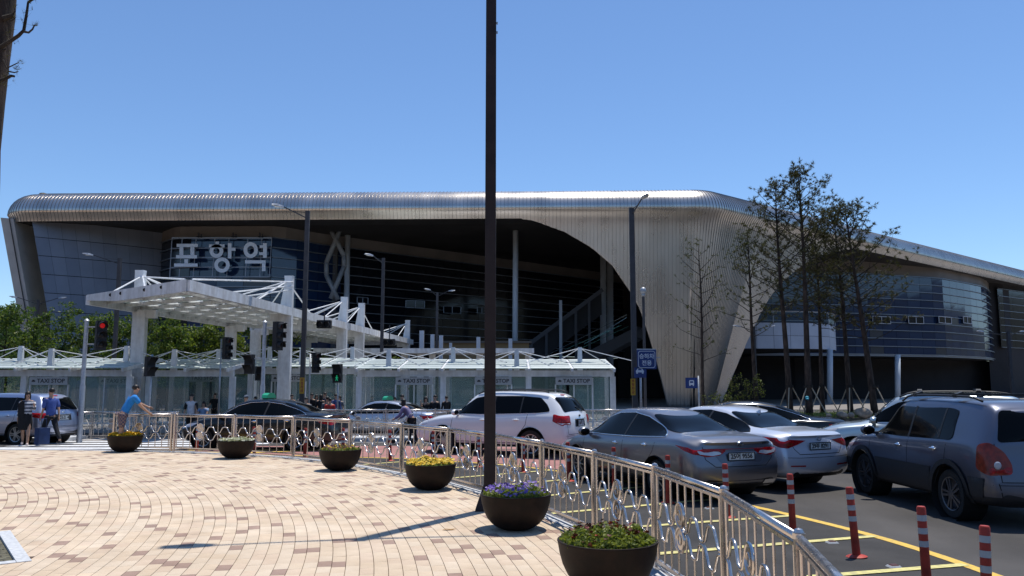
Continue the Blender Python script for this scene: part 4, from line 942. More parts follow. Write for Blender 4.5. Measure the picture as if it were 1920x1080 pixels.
def body_mesh(sp):
    L, W2 = sp['L'], sp['W']/2; hl = L/2; ts = []
    n = 44
    for i in range(n+1):
        t = i/n; ts.append(t)
    ts = sorted(set([0,.008,.02,.035]+[.05+.9*i/40 for i in range(41)]+[.965,.98,.992,1]))
    rows = []
    sB, sT, sW = sp['belt'], sp['top'], sp['wt']
    for t in ts:
        X = -hl+L*t; zb = sp['zb']+.05*max(0, abs(X)/hl-.75)*4*.5; zl = pw(sB, X); zt = max(pw(sT, X), zl+.02); wt = pw(sW, X); e = hl-abs(X)
        wf = 1-.13*math.exp(-e/.09)-.035*math.exp(-e/.45); w = W2*wf; h = zt-zl
        pts = [(0,zb),(.55*w,zb),(.86*w,zb+.01),(.945*w,zb+.07),(.98*w,.40),(1.0*w,.58),(.992*w,zl-.14 if zl-.14 > .6 else .62),(.972*w,zl-.035),(.945*w,zl+.008)]
        a0 = (.935*w, zl+.02*min(1,h/.1)); a1 = (min(wt,.93*w), zt-.055*min(1,h/.25))
        for f in (.1,.4,.7,.93): b = .012*math.sin(math.pi*f)*min(1,h/.3); pts.append((a0[0]+(a1[0]-a0[0])*f+b, a0[1]+(a1[1]-a0[1])*f))
        pts += [(a1[0]*.94, zt-.022*min(1,h/.25)-.0), (a1[0]*.75, zt-.006), (a1[0]*.4, zt+.004), (0, zt+.006)]
        rows.append((t, pts))
    def X(t, z): r_ = lin(sp['rear'], z); f_ = lin(sp['front'], z); return -hl+r_+(L-r_-f_)*t
    m = len(rows[0][1]); vs = []; fs = []; mi = []
    full = m*2-2
    for t, pts in rows:
        for y, z in pts: vs.append((X(t,z), y, z))
        for y, z in pts[-2:0:-1]: vs.append((X(t,z), -y, z))
    for i in range(len(rows)-1):
        for k in range(full): k2 = (k+1) % full; fs.append((i*full+k, (i+1)*full+k, (i+1)*full+k2, i*full+k2)); mi.append(k)
    # caps
    nc = 8
    for end, i in ((0, 0), (1, len(rows)-1)):
        o = i*full; cols = {}
        for k in range(3, m-3):
            a, b = Vector(vs[o+k]), Vector(vs[o+full-k]); row = [o+k]
            for j in range(1, nc):
                f = j/nc; p = a.lerp(b, f); bul = (.075 if not end else .10)*(1-(2*f-1)**2); p.x += bul if end else -bul; row.append(len(vs)); vs.append(tuple(p))
            row.append(o+full-k); cols[k] = row
        for k in range(3, m-4):
            for j in range(nc):
                q = (cols[k][j], cols[k+1][j], cols[k+1][j+1], cols[k][j+1]); fs.append(q if not end else q[::-1]); mi.append(k)
        k = m-4; q = [o+k+d for d in range(0, full-2*k+1)]; q = q+cols[k][1:-1][::-1]
        fs.append(tuple(q) if not end else tuple(q[::-1])); mi.append(8)
        q = cols[3][:]; low = [o+full-2, o+full-1, o, o+1, o+2]
        q = q+[o+full-2, o+full-1, o, o+1, o+2]
        fs.append(tuple(q) if not end else tuple(q[::-1])); mi.append(1)
    me = bpy.data.meshes.new('body'); me.from_pydata(vs, [], fs)
    cl = sp.get('clad', 0)
    for p, k in zip(me.polygons, mi):
        kk = min(k, full-1-k); zc = sum(vs[i][2] for i in p.vertices)/len(p.vertices)
        p.material_index = 1 if (kk < 2 or kk < cl) else 0
        p.use_smooth = True
    bm = bmesh.new(); bm.from_mesh(me); bmesh.ops.recalc_face_normals(bm, faces=bm.faces); bm.to_mesh(me); bm.free()
    return me
class Car:
    def __init__(s, sp, paint, name, label, cat_, group=None, clad_m=None):
        s.sp = sp; s.paint = paint; L, W = sp['L'], sp['W']; s.hl, s.hw = L/2, W/2
        s.t = thing(name, label, cat_, (0,0,0), 0, group)
        me = body_mesh(sp); me.materials.append(paint); me.materials.append(clad_m or M['black'])
        tmp = bpy.data.objects.new('tmp', me); S.collection.objects.link(tmp); sub = tmp.modifiers.new('s','SUBSURF'); sub.levels = 1
        m1 = eval_mesh(tmp); s.bvh = BVHTree.FromPolygons([v.co for v in m1.vertices], [p.vertices for p in m1.polygons])
        s.axles = (-s.hl+sp['ro'], -s.hl+sp['ro']+sp['wb']); s.ra = sp['rw']+.055; s.rw = sp['rw']; s.tz = sp['rw']
        cut = MB()
        for ax in s.axles:
            for sy in (-1, 1): cut.lathe([(s.ra,-.24),(s.ra,.24)], (ax, sy*(s.hw-.1), s.tz+.01), 32, 'Y')
        cm = cut.mesh('cut', M['black']); bm = bmesh.new(); bm.from_mesh(cm); bmesh.ops.recalc_face_normals(bm, faces=bm.faces); bm.to_mesh(cm); bm.free()
        co = bpy.data.objects.new('cut', cm); S.collection.objects.link(co)
        tmp.data = m1; tmp.modifiers.clear(); bo = tmp.modifiers.new('b','BOOLEAN'); bo.operation = 'DIFFERENCE'; bo.object = co; bo.solver = 'EXACT'
        m2 = eval_mesh(tmp); bpy.data.objects.remove(tmp); bpy.data.objects.remove(co)
        if len(m2.polygons) < 500: m2 = m1
        m2.set_sharp_from_angle(angle=R(38)); s.body = link('body', m2, s.t)
        for ax in s.axles:
            for sy in (-1, 1):
                mb = MB()
                mb.lathe([(s.ra-.006,-.235),(s.ra-.006,.12 if sy > 0 else .235)] if sy > 0 else [(s.ra-.006,-.12),(s.ra-.006,.235)], (ax, sy*(s.hw-.1), s.tz+.01), 24, 'Y', caps=False)
                mb.lathe([(.01,0),(s.ra-.008,0)], (ax, sy*(s.hw-.33), s.tz+.01), 24, 'Y', caps=False)
                mb.build('wheel_well', M['seam'], s.t)
        s.wheels(sp.get('rim', 'rim'), sp.get('spokes', 10))
    def wheels(s, rimm, ns):
        r = s.rw; w = .11; k = (rimm, ns, round(r, 3)); mb = MB()
        mb.lathe([(r*.66,-w+.01),(r*.72,-w),(r*.93,-w),(r*.985,-w+.03),(r,-.05),(r,.05),(r*.985,w-.03),(r*.93,w),(r*.72,w),(r*.66,w-.01)], n=36, axis='Y', caps=False); ty = mb.mesh('tyre', M['rubber'], R(40))
        mb = MB(); mb.lathe([(r*.68,w-.012),(r*.67,w+.003),(r*.63,w-.003),(r*.61,w-.06)], n=36, axis='Y', caps=False)
        for j in range(ns):
            a = 2*math.pi*j/ns; ca, sa = math.cos(a), math.sin(a)
            for off in ((-.018,.018) if ns <= 7 else (0,)):
                mb.bar((ca*r*.12-sa*off, w-.008, sa*r*.12+ca*off), (ca*r*.65-sa*off*2.2, w-.012, sa*r*.65+ca*off*2.2), .018 if ns > 7 else .03, .02, up=(0,1,0))
        mb.lathe([(.001,w+.002),(r*.14,w+.0),(r*.17,w-.02)], n=14, axis='Y', caps=False); ri = mb.mesh('rim', M[rimm], R(40))
        mb = MB(); mb.lathe([(.001,w-.075),(r*.64,w-.075)], n=20, axis='Y', caps=False); br = mb.mesh('brake_disc', M['darkrim'] if rimm == 'darkrim' else mat('dark_brake_disc', (.04,.04,.042), .6, .5))  # plain dark metal disc behind the spokes
        for ax in s.axles:
            for sy in (1, -1):
                o = link('wheel', ty, s.t); o.location = (ax, sy*(s.hw-.145), s.tz); o.rotation_euler.z = 0 if sy > 0 else math.pi
                o.rotation_euler.z = (0 if sy > 0 else math.pi)
                link('rim', ri, o); link('brake_disc', br, o)
    # lathe axis Y maps z-> -y, so unrotated wheels face -Y
    def hit(s, o, d, off):
        loc, nrm, i, dist = s.bvh.ray_cast(Vector(o), Vector(d).normalized())
        if loc is None: loc, nrm, i, dist = s.bvh.find_nearest(Vector(o)+Vector(d).normalized()*1.0)
        if nrm.dot(Vector(d)) > 0: nrm = -nrm
        return loc+nrm*off
    def patch(s, name, poly, view, m, off=.004, r=0, parent=None, step=.07, ang=0, corner=None):
        """view: 'L','R' side (x,z); 'B' back, 'F' front (y,z); 'T' top (x,y); ('D', sx, sy) diagonal (a from the corner, z)"""
        P2 = roundpoly(poly, r) if r else [Vector(p) for p in poly]; n = len(P2)
        xs = [p[0] for p in P2]; ys = [p[1] for p in P2]; pts = list(P2); x = min(xs)+step/2
        def ins(x, y):
            c = False; j = n-1
            for i in range(n):
                if (P2[i][1] > y) != (P2[j][1] > y) and x < (P2[j][0]-P2[i][0])*(y-P2[i][1])/(P2[j][1]-P2[i][1])+P2[i][0]: c = not c
                j = i
            return c
        while x < max(xs):
            y = min(ys)+step/2
            while y < max(ys):
                if ins(x, y) and min((Vector((x,y))-q).length for q in P2) > step*.4: pts.append(Vector((x,y)))
                y += step
            x += step
        # subdivide boundary
        V, E, Fs, *_ = delaunay_2d_cdt(pts, [], [list(range(n))], 1, 1e-5)
        if view in ('L','R'): sy = 1 if view == 'L' else -1; f = lambda a, b: ((a, sy*3, b), (0,-sy,0))
        elif view == 'B': f = lambda a, b: ((-5, a, b), (1,0,0))
        elif view == 'F': f = lambda a, b: ((5, a, b), (-1,0,0))
        elif view == 'T': f = lambda a, b: ((a, b, 4), (0,0,-1))
        else:
            _, sx, sy, deg = view; c = Vector((sx*(s.hl-.12), sy*(s.hw-.10), 0)); d = Vector((-sx*math.cos(R(deg)), -sy*math.sin(R(deg)), 0)); lat = Vector((d.y, -d.x, 0)); 
            if lat.y*sy > 0: lat = -lat        # a grows towards the car's middle
            f = lambda a, b: (tuple(c-d*3+lat*a+Vector((0,0,b))), tuple(d))
        vs = [s.hit(*f(p[0], p[1]), off) for p in V]
        mb = MB(); mb.add(vs, [tuple(q) for q in Fs]); me = mb.mesh(name, m, 4)
        bm = bmesh.new(); bm.from_mesh(me); d = Vector(f(*V[0])[1])
        for fc in bm.faces:
            fc.normal_update()
            if fc.normal.dot(d) > 0: fc.normal_flip()
        bm.to_mesh(me); bm.free(); return link(name, me, parent or s.t)
    def line(s, pts, view, w=.012, m=None, off=.0015, name='panel_gap', parent=None, tube=None):
        V = [Vector(p) for p in pts]; q = []
        for a, b in zip(V, V[1:]):
            k = max(1, int((b-a).length/.06)); q += [a.lerp(b, i/k) for i in range(k)]
        q.append(V[-1]); 
        if view in ('L','R'): sy = 1 if view == 'L' else -1; f = lambda a, b: ((a, sy*3, b), (0,-sy,0))
        elif view == 'B': f = lambda a, b: ((-5, a, b), (1,0,0))
        else: f = lambda a, b: ((a, b, 4), (0,0,-1))
        if tube:
            mb = MB(); mb.tube([s.hit(*f(*p), off) for p in q], tube, 6); return mb.build(name, m, parent or s.body, smooth=4)
        A = []; B = []
        for i, p in enumerate(q):
            t = (q[min(i+1,len(q)-1)]-q[max(i-1,0)]).normalized(); n_ = Vector((-t.y, t.x))*w/2
            A.append(s.hit(*f(*(p+n_)), off)); B.append(s.hit(*f(*(p-n_)), off))
        mb = MB(); mb.strip(A, B); return mb.build(name, m or M['seam'], parent or s.body)
    def both(s, fn):
        for v in ('L','R'): fn(v)
    def handle(s, x, z, m, view):
        sy = 1 if view == 'L' else -1; p = s.hit((x, sy*3, z), (0,-sy,0), .018); mb = MB(); mb.ell(p, (.105,.016,.017), 12, 6); mb.ell(p+Vector((0,-sy*.012,0)), (.06,.012,.035), 10, 5); mb.build('door_handle', m, s.t, smooth=4)
    def mirror(s, x, z, m):
        for sy in (-1, 1):
            y = s.hw*.93; mb = MB(); mb.ell((x+.0, sy*(y+.14), z), (.085,.125,.085), 14, 8); mb.bar((x, sy*(y-.04), z-.06), (x, sy*(y+.1), z-.04), .08, .04); o = mb.build('side_mirror', m, s.t, smooth=R(60))
            mb = MB(); mb.ell((x-.055, sy*(y+.14), z), (.035,.105,.068), 12, 6); mb.build('mirror_glass', M['carglass'], o, smooth=4)
    def lplate(s, z, txt, y=0, w=.52, h=.12, x=None, slope=0):
        p = s.hit((-5, y, z), (1,0,0), .014); 
        if x is not None: p.x = x
        t = link('number_plate', (lambda b: b.mesh('number_plate', M['plate']))(MB().box((0,0,0),(.012,w,h))), s.t); t.location = p; t.rotation_euler.y = -slope
        mb = MB()
        for a, b in (((-1,-1),(1,-1)),((1,-1),(1,1)),((1,1),(-1,1)),((-1,1),(-1,-1))): mb.bar((-.004,a[0]*w/2,a[1]*h/2),(-.004,b[0]*w/2,b[1]*h/2),.014,.014)
        mb.build('plate_frame', M['plate_g'], t)
        if txt: put_text('lettering', txt, h*.86, M['plate_g'], t, (-.009,0,0), (math.pi/2,0,-math.pi/2), bold=.0025, spacing=1.0)
        return t
def sedan(sp, paint, name, label, cat_='car', group=None, style='grey', plate=None, chrome=True, hm=None, glass=None):
    c = Car(sp, paint, name, label, cat_, group); g = glass or M['carglass']
    win = [(1.20,.955),(.98,1.08),(.62,1.285),(.25,1.375),(-.25,1.395),(-.70,1.335),(-1.15,1.20),(-1.48,1.075),(-1.56,1.03),(-1.35,1.02),(-.6,.985),(.3,.965)]
    for v in ('L','R'):
        w = c.patch('side_window', win, v, g, .008, .04, step=.05)
        c.line(win+[win[0]], v, tube=.009 if chrome else .006, m=M['chrome'] if chrome else M['black'], off=.006, name='window_trim', parent=w)
        for x0, x1 in (((-.28,.99),(-.34,1.38)),): c.line([x0,x1], v, w=.05, m=M['black'], off=.011, name='pillar_cover', parent=w)
        c.line([(1.2,.93),(1.25,.55),(1.12,.33),(-.22,.31),(-.28,.96)], v); c.line([(-.24,.31),(-.86,.33),(-1.12,.62),(-1.28,.78),(-1.36,1.0)], v)
        c.line([(-1.05,.28),(1.0,.27)], v, w=.05, m=M['black'], off=.004, name='sill_trim')
        c.handle(.0-.02,.84,hm or M['chrome'],v); c.handle(-1.02,.87,hm or M['chrome'],v)
        c.patch('headlight', [(2.32,.70),(2.0,.76),(1.72,.80),(1.95,.68),(2.25,.62)], v, M['clear'], .006, .03)
    c.patch('rear_window', [(-.64,1.10),(.64,1.10),(.53,1.375),(-.53,1.375)], 'B', g, .010, .05, step=.05)
    c.patch('windscreen', [(-.68,1.02),(.68,1.02),(.55,1.36),(-.55,1.36)], 'F', g, .004, .05)
    c.patch('headlight_bar', [(-.5,.52),(.5,.52),(.42,.68),(-.42,.68)], 'F', M['black'], .006, .04)
    if style == 'grey':
        for sy in (1,-1):
            tl = c.patch('tail_light', [(-.30,.93),(-.12,.905),(.20,.885),(.50,.875),(.50,.845),(.42,.78),(.22,.755),(.0,.80),(-.15,.85)], ('D',-1,sy,38), M['red'], .008, .02)
            c.patch('clear_lens', [(.06,.855),(.40,.84),(.44,.80),(.30,.775),(.1,.80)], ('D',-1,sy,38), M['clear'], .013, .02, parent=tl)
        c.patch('light_bar', [(-.62,.845),(.62,.845),(.62,.885),(-.62,.885)], 'B', M['red'], .01, .01)
        c.patch('boot_recess', [(-.52,.835),(.52,.835),(.40,.655),(-.40,.655)], 'B', mat('boot_recess_grey',(.12,.12,.14),.3,.5,coat=1), .003, .05)
        c.line([(-.70,.98),(-.66,.72),(-.5,.60),(.5,.60),(.66,.72),(.70,.98)], 'B'); 
        for sy in (1,-1): c.patch('exhaust_tip', [(sy*.45,.31),(sy*.70,.31),(sy*.72,.37),(sy*.47,.37)], 'B', M['chrome'], .01, .02)
        c.patch('bumper_insert', [(-.72,.27),(.72,.27),(.66,.40),(-.66,.40)], 'B', M['black'], .004, .05)
        c.lplate(.755, plate); p = c.hit((-5,0,.955),(1,0,0),.01); mb = MB(); mb.tube([p+Vector((0,.055*math.cos(a),.032*math.sin(a))) for a in [k*math.pi/8 for k in range(16)]], .006, 6, closed=True); mb.bar(p+Vector((0,.03,-.02)), p+Vector((0,.03,.02)),.012,.01); mb.bar(p+Vector((0,-.03,-.02)), p+Vector((0,-.03,.02)),.012,.01); mb.bar(p+Vector((0,.03,-.005)), p+Vector((0,-.03,.005)),.012,.01); mb.build('badge', M['chrome'], c.t)
        c.patch('badge', [(-.62,.94),(-.48,.94),(-.48,.96),(-.62,.96)], 'B', M['chrome'], .006)
    elif style == 'white':
        for sy in (1,-1):
            tl = c.patch('tail_light', [(-.34,.97),(-.1,.955),(.2,.925),(.47,.905),(.30,.835),(.12,.775),(-.02,.79),(-.18,.86)], ('D',-1,sy,38), M['red'], .008, .03)
            c.patch('clear_lens', [(.05,.86),(.22,.87),(.2,.82),(.08,.81)], ('D',-1,sy,38), M['amber'], .013, .02, parent=tl)
        c.line([(-.72,1.0),(-.60,.76),(-.5,.665),(.5,.665),(.60,.76),(.72,1.0)], 'B'); c.line([(-.88,.62),(-.5,.605),(.5,.605),(.88,.62)], 'B', w=.008)
        c.lplate(.80, plate); p = c.hit((-5,0,.93),(1,0,0),.01); mb = MB(); mb.tube([p+Vector((0,.06*math.cos(a),.033*math.sin(a))) for a in [k*math.pi/8 for k in range(16)]], .006, 6, closed=True); mb.bar(p+Vector((0,.03,-.02)), p+Vector((0,.03,.02)),.012,.01); mb.bar(p+Vector((0,-.03,-.02)), p+Vector((0,-.03,.02)),.012,.01); mb.build('badge', M['chrome'], c.t)
        c.patch('bumper_insert', [(-.66,.27),(.66,.27),(.62,.36),(-.62,.36)], 'B', M['black'], .004, .04)
        for sy in (1,-1): c.patch('reflector', [(sy*.40,.45),(sy*.72,.46),(sy*.72,.48),(sy*.40,.475)], 'B', M['red'], .008)
        mb = MB(); p = c.hit((-.95,0,4),(0,0,-1),0); mb.add([p+Vector((.08,-.015,0)),p+Vector((.08,.015,0)),p+Vector((-.06,.025,-.02)),p+Vector((-.06,-.025,-.02)),p+Vector((-.07,0,.07))],[(0,1,4),(1,2,4),(2,3,4),(3,0,4)]); mb.build('antenna', paint, c.t)
    else:
        for sy in (1,-1): c.patch('tail_light', [(-.30,.95),(.0,.93),(.36,.90),(.32,.78),(.1,.74),(-.18,.80)], ('D',-1,sy,38), M['red'], .008, .03)
        c.line([(-.72,1.0),(-.62,.72),(.62,.72),(.72,1.0)], 'B'); c.lplate(.80 if style == 'a' else .55, plate)
        c.patch('bumper_insert', [(-.66,.27),(.66,.27),(.62,.38),(-.62,.38)], 'B', M['black'], .004, .04)
    c.mirror(1.02,.99,paint)
    return c
def suv(sp, paint, name, label, style, plate=None, clad=None, rack='rails', handle=None):
    c = Car(sp, paint, name, label, 'off roader', None, clad); g = M['carglass']; hl = c.hl; b = lambda x: pw(sp['belt'], x); tp = lambda x: pw(sp['top'], x)
    wa, wr = c.axles
    if style == 'kia': win = [(1.02,1.08),(.70,1.36),(.42,1.53),(.1,1.585),(-1.0,1.59),(-1.55,1.55),(-1.78,1.36),(-1.88,1.2),(-1.55,1.16),(0,1.10)]
    elif style == 'box': win = [(1.0,1.07),(.80,1.25),(.52,1.50),(.30,1.56),(-1.15,1.57),(-1.34,1.54),(-1.36,1.16),(-1.3,1.12),(0,1.09)]
    else: win = [(1.05,1.08),(.72,1.35),(.42,1.52),(.1,1.57),(-1.2,1.56),(-1.7,1.48),(-1.95,1.26),(-1.5,1.15),(0,1.11)]
    for v in ('L','R'):
        w = c.patch('side_window', win, v, g, .008, .06, step=.05)
        if style != 'box': c.line([win[-1],win[0]] if False else [(1.02,1.075),(0,1.095),(-1.5,1.15)], v, tube=.008, m=M['chrome'], off=.004, name='window_trim', parent=w)
        for x in (-.18,): c.line([(x,1.1),(x-.03,1.57)], v, w=.05, m=M['black'], off=.011, name='pillar_cover', parent=w)
        c.line([(-1.02,1.13),(-1.04,1.57)], v, w=.04, m=M['black'], off=.011, name='pillar_cover', parent=w)
        c.line([(1.05,1.05),(1.12,.6),(1.0,.38),(-.14,.36),(-.18,1.08)], v); c.line([(-.16,.36),(-.85,.38),(-1.0,.6),(-1.2,.85),(-1.25,1.12)], v)
        c.handle(.1,.95,handle or paint,v); c.handle(-.92,.97,handle or paint,v)
        ra = c.ra
        if style in ('box','other'):
            for ax in c.axles:
                K = 14; o_ = [(ax+(ra+.075)*math.cos(R(-8+196*k/K)), c.tz+.01+(ra+.075)*math.sin(R(-8+196*k/K))) for k in range(K+1)]; i_ = [(ax+(ra+.004)*math.cos(R(-8+196*k/K)), c.tz+.01+(ra+.004)*math.sin(R(-8+196*k/K))) for k in range(K, -1, -1)]
                if style == 'box': c.patch('arch_flare', o_+i_, v, clad or M['black'], .022, 0, step=.2)
        if style == 'box':
            c.patch('door_cladding', [(wa+ra+.08,.34),(wr-ra-.08,.34),(wr-ra-.05,.70),(wa+ra+.05,.70)], v, clad, .012, .02)
            c.patch('bumper_cladding', [(wa-ra-.08,.40),(-hl+.2,.40),(-hl+.15,.66),(wa-ra-.05,.66)], v, clad, .012, .02)
            c.patch('bumper_cladding', [(wr+ra+.08,.40),(hl-.2,.40),(hl-.18,.60),(wr+ra+.05,.60)], v, clad, .012, .02)
        c.patch('headlight', [(hl-.12,.80),(hl-.42,.93),(hl-.62,.96),(hl-.45,.80),(hl-.16,.72)], v, M['clear'], .006, .03)
    for sy in (1,-1):
        if style == 'kia':
            tl = c.patch('tail_light', [(-.16,1.13),(.28,1.09),(.30,.86),(-.02,.84),(-.20,.95)], ('D',-1,sy,35), M['red'], .008, .03)
            c.patch('clear_lens', [(-.12,.92),(.26,.90),(.27,.87),(-.02,.865)], ('D',-1,sy,35), M['clear'], .012, .01, parent=tl)
        elif style == 'box':
            tl = c.patch('tail_light', [(-.13,1.10),(.03,1.14),(.18,1.02),(.26,.86),(.27,.72),(.0,.70),(-.16,.78)], ('D',-1,sy,42), M['amber'], .010, .06)
            p = c.hit(*((lambda C_, d: (C_-d*3, d))(Vector((-(c.hl-.12), sy*(c.hw-.10), .86)), Vector((math.cos(R(42)), -sy*math.sin(R(42)), 0)))), .02)
            q = Matrix.Rotation(sy*R(-42), 3, 'Z')
            mb = MB(); mb.lathe([(.001,.008),(.04,.007),(.048,.002),(.052,.0)], p+q@Vector((0,-sy*.12,-.02)), 16, 'X', rt=Matrix.Rotation(math.pi,3,'Z')@Matrix.Identity(3)); mb.build('clear_lens', M['clear'], tl)
            c.patch('red_lens', [(.02,.80),(.25,.82),(.26,.73),(.02,.715)], ('D',-1,sy,42), M['red'], .014, .02, parent=tl)
        else: c.patch('tail_light', [(-.22,1.08),(.20,1.06),(.26,.93),(.05,.88),(-.18,.93)], ('D',-1,sy,35), M['red'], .008, .03)
    if style == 'kia': rwp = [(-.70,1.18),(.70,1.18),(.60,1.56),(-.60,1.56)]
    else: rwp = [(-.68,1.14),(.68,1.14),(.56,1.56),(-.56,1.56)]
    c.patch('rear_window', rwp, 'B', g, .010, .07, step=.05); c.patch('windscreen', [(-.68,1.12),(.68,1.12),(.58,1.6),(-.58,1.6)], 'F', g, .004, .05)
    c.patch('high_brake_light', [(-.14,1.60),(.14,1.60),(.13,1.63),(-.13,1.63)], 'B', M['red'], .012)
    c.line([(-.72,1.12),(-.70,.62),(.70,.62),(.72,1.12)], 'B'); c.line([(-.80,.58),(.80,.58)], 'B', w=.009)
    c.patch('plate_recess', [(-.33,.80),(.33,.80),(.30,1.0),(-.30,1.0)], 'B', M['black'], .004, .03)
    c.line([(-.30,1.0),(.30,1.0)], 'B', tube=.016, m=M['chrome'], off=.02, name='garnish')
    c.lplate(.89, plate, w=.40, h=.16); p = c.hit((-5,0,1.08),(1,0,0),.012); mb = MB(); mb.ell(p,(.01,.06,.03),12,6); mb.build('badge', M['chrome'] if style != 'kia' else M['black'], c.t)
    c.patch('bumper_insert', [(-.75,.30),(.75,.30),(.70,.46),(-.70,.46)], 'B', clad or M['black'], .006, .05)
    c.line([(-.30,1.17),(.02,1.30)], 'B', tube=.011, m=M['black'], off=.02, name='rear_wiper')
    c.line([(-.74,.60),(-.70,.36)], 'B'); c.line([(.74,.60),(.70,.36)], 'B')
    if rack:
        for sy in (-1,1):
            pts = []; y = pw(sp['wt'], -.6)*.93*sy
            for k in range(15):
                x = -1.75+2.15*k/14; z = pw(sp['top'], x)-.01; lift = .05*min(1, k/1.5, (14-k)/1.5)
                pts.append((x, y, z+lift))
            mb = MB(); mb.tube(pts, .017, 8); mb.build('roof_rail', M['black'] if rack != 'chrome' else M['steel_m'], c.t, smooth=4)
        if rack == 'bars':
            for x in (-1.1,.0): mb = MB(); z = pw(sp['top'],x)+.06; y = pw(sp['wt'],-.6)*.95; mb.bar((x,-y,z),(x,y,z),.07,.03); mb.bar((x,-y,z-.02),(x,-y+.12,z+.02),.09,.05); mb.bar((x,y,z-.02),(x,y-.12,z+.02),.09,.05); mb.build('cross_bar', M['black'], c.t)
    c.mirror(.92,1.14,paint)
    return c
def place(c, x, y, deg, y2=None):
    c.t.location = (x, y, roadz(y)+.001); c.t.rotation_euler.z = R(deg)
    s = (roadz(y+1)-roadz(y-1))/2; c.t.rotation_euler = Matrix.Rotation(R(deg),3,'Z').to_euler()
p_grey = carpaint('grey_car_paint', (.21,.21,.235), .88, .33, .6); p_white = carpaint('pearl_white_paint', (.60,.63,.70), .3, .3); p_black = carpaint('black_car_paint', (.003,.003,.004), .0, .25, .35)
p_silver = carpaint('silver_car_paint', (.50,.52,.58), .85, .32); p_suvw = carpaint('white_off_roader_paint', (.74,.75,.77), .05, .3); p_trib = carpaint('silver_blue_paint', (.12,.13,.17), .88, .36, .5); p_pale = carpaint('pale_green_silver_paint', (.48,.54,.55), .8, .33); p_left = carpaint('blue_silver_paint', (.38,.42,.55), .8, .33)
clad_g = mat('dark_cladding', (.02,.02,.022), .6)
c1 = sedan(dict(SED, spokes=10), p_grey, 'grey_sedan', 'dark grey sedan with wide red tail light bar and plate ending 9556', style='grey', plate='25어 9556'); place(c1, 2.75, 15.5, 113)
sp = dict(SED, L=4.85, W=1.865, spokes=10); c2 = sedan(sp, p_white, 'white_sedan', 'pearl white sedan with red wedge tail lights between the grey sedan and the off roader', style='white', plate='29부 8291', chrome=False, hm=p_white); place(c2, 4.45, 16.95, 118)
c3 = sedan(dict(SED, rw=.33), p_black, 'black_sedan', 'black sedan almost hidden behind the pearl white sedan', style='b'); place(c3, 5.95, 20.9, 168)
c4 = sedan(dict(SED, L=4.7), p_black, 'black_taxi', 'black sedan taxi with green roof light behind the railing', style='b', hm=M['chrome'], cat_='taxi', plate=''); place(c4, -7.35, 24.4, 171)
c5 = sedan(dict(SED, L=4.7), p_silver, 'silver_taxi', 'silver sedan taxi with green roof light behind the median railing', style='b', cat_='taxi', plate=''); place(c5, -4.95, 32.2, 160)
grn = mat('green_taxi_lamp', (.02,.33,.16), .3, coat=.5)
for c in (c4, c5):
    zt = pw(SED['top'], -.1)
    mb = MB(); mb.prism([(-.30,0),(.30,0),(.26,.09),(.13,.15),(-.13,.15),(-.26,.09)], lambda a, b: (-.09,a,zt+.03+b), lambda a, b: (.09,a,zt+.03+b)); o = mb.build('taxi_light', grn, c.t); mb = MB(); mb.box((0,0,zt+.02),(.16,.5,.03)); mb.build('lamp_base', M['black'], o)
c6 = suv(dict(SUV, spokes=6), p_suvw, 'white_off_roader', 'white off roader with red tail lights just right of the tall brown pole', 'kia', plate='14거 7'); place(c6, -.28, 22.6, 152)
sp = dict(SUV, L=4.42, W=1.82, wb=2.62, ro=.93, rw=.355, rim='darkrim', spokes=5, clad=4,
 top=[(-2.21,1.60),(-2.05,1.67),(-1.5,1.70),(-.6,1.71),(.15,1.70),(.45,1.64),(.75,1.45),(1.08,1.20),(1.22,1.14),(1.8,1.07),(2.1,.97),(2.21,.82)],
 belt=[(-2.21,1.12),(-1.5,1.12),(0,1.07),(1.1,1.04),(1.6,1.0),(2.05,.9),(2.21,.74)], wt=[(-2.21,.60),(-1.7,.64),(-.5,.66),(.5,.64),(1.0,.68),(1.5,.72),(2.0,.70),(2.21,.6)],
 rear=[(.25,.1),(.4,.0),(.62,0),(.7,.07),(1.1,.09),(1.3,.13),(1.62,.24),(1.7,.28)])
c7 = suv(sp, p_trib, 'silver_off_roader', 'large silver off roader with dark lower cladding at the right edge', 'box', plate='', clad=clad_g, rack='bars', handle=M['chrome']); place(c7, 7.15, 13.1, 92)
c8 = suv(dict(SUV, L=4.5, ro=.95, wb=2.63), p_pale, 'pale_off_roader', 'pale green silver off roader behind the large silver off roader, roof bars on top', 'other', clad=None, rack='bars', plate=''); place(c8, 9.05, 17.9, 153)
c9 = suv(dict(SUV, L=4.6, ro=1.0, wb=2.7, clad=3, spokes=5), p_left, 'blue_silver_off_roader', 'blue silver off roader cut by the left edge behind the walking couple', 'other', clad=clad_g, rack=None, plate='25소 4'); place(c9, -17.35, 28.0, 163)
mb = MB(); mb.tube([(-1.55,0,1.2),(-1.6,0,1.52)],.006,5); an = mb.build('antenna', M['black'], c3.t)
mb = MB(); mb.ell((-1.6,0,1.56),(.05,.05,.05)); mb.ell((-1.6,.05,1.53),(.04,.05,.03)); mb.build('antenna_ball', mat('teal_ball',(.02,.25,.32),.5), an)
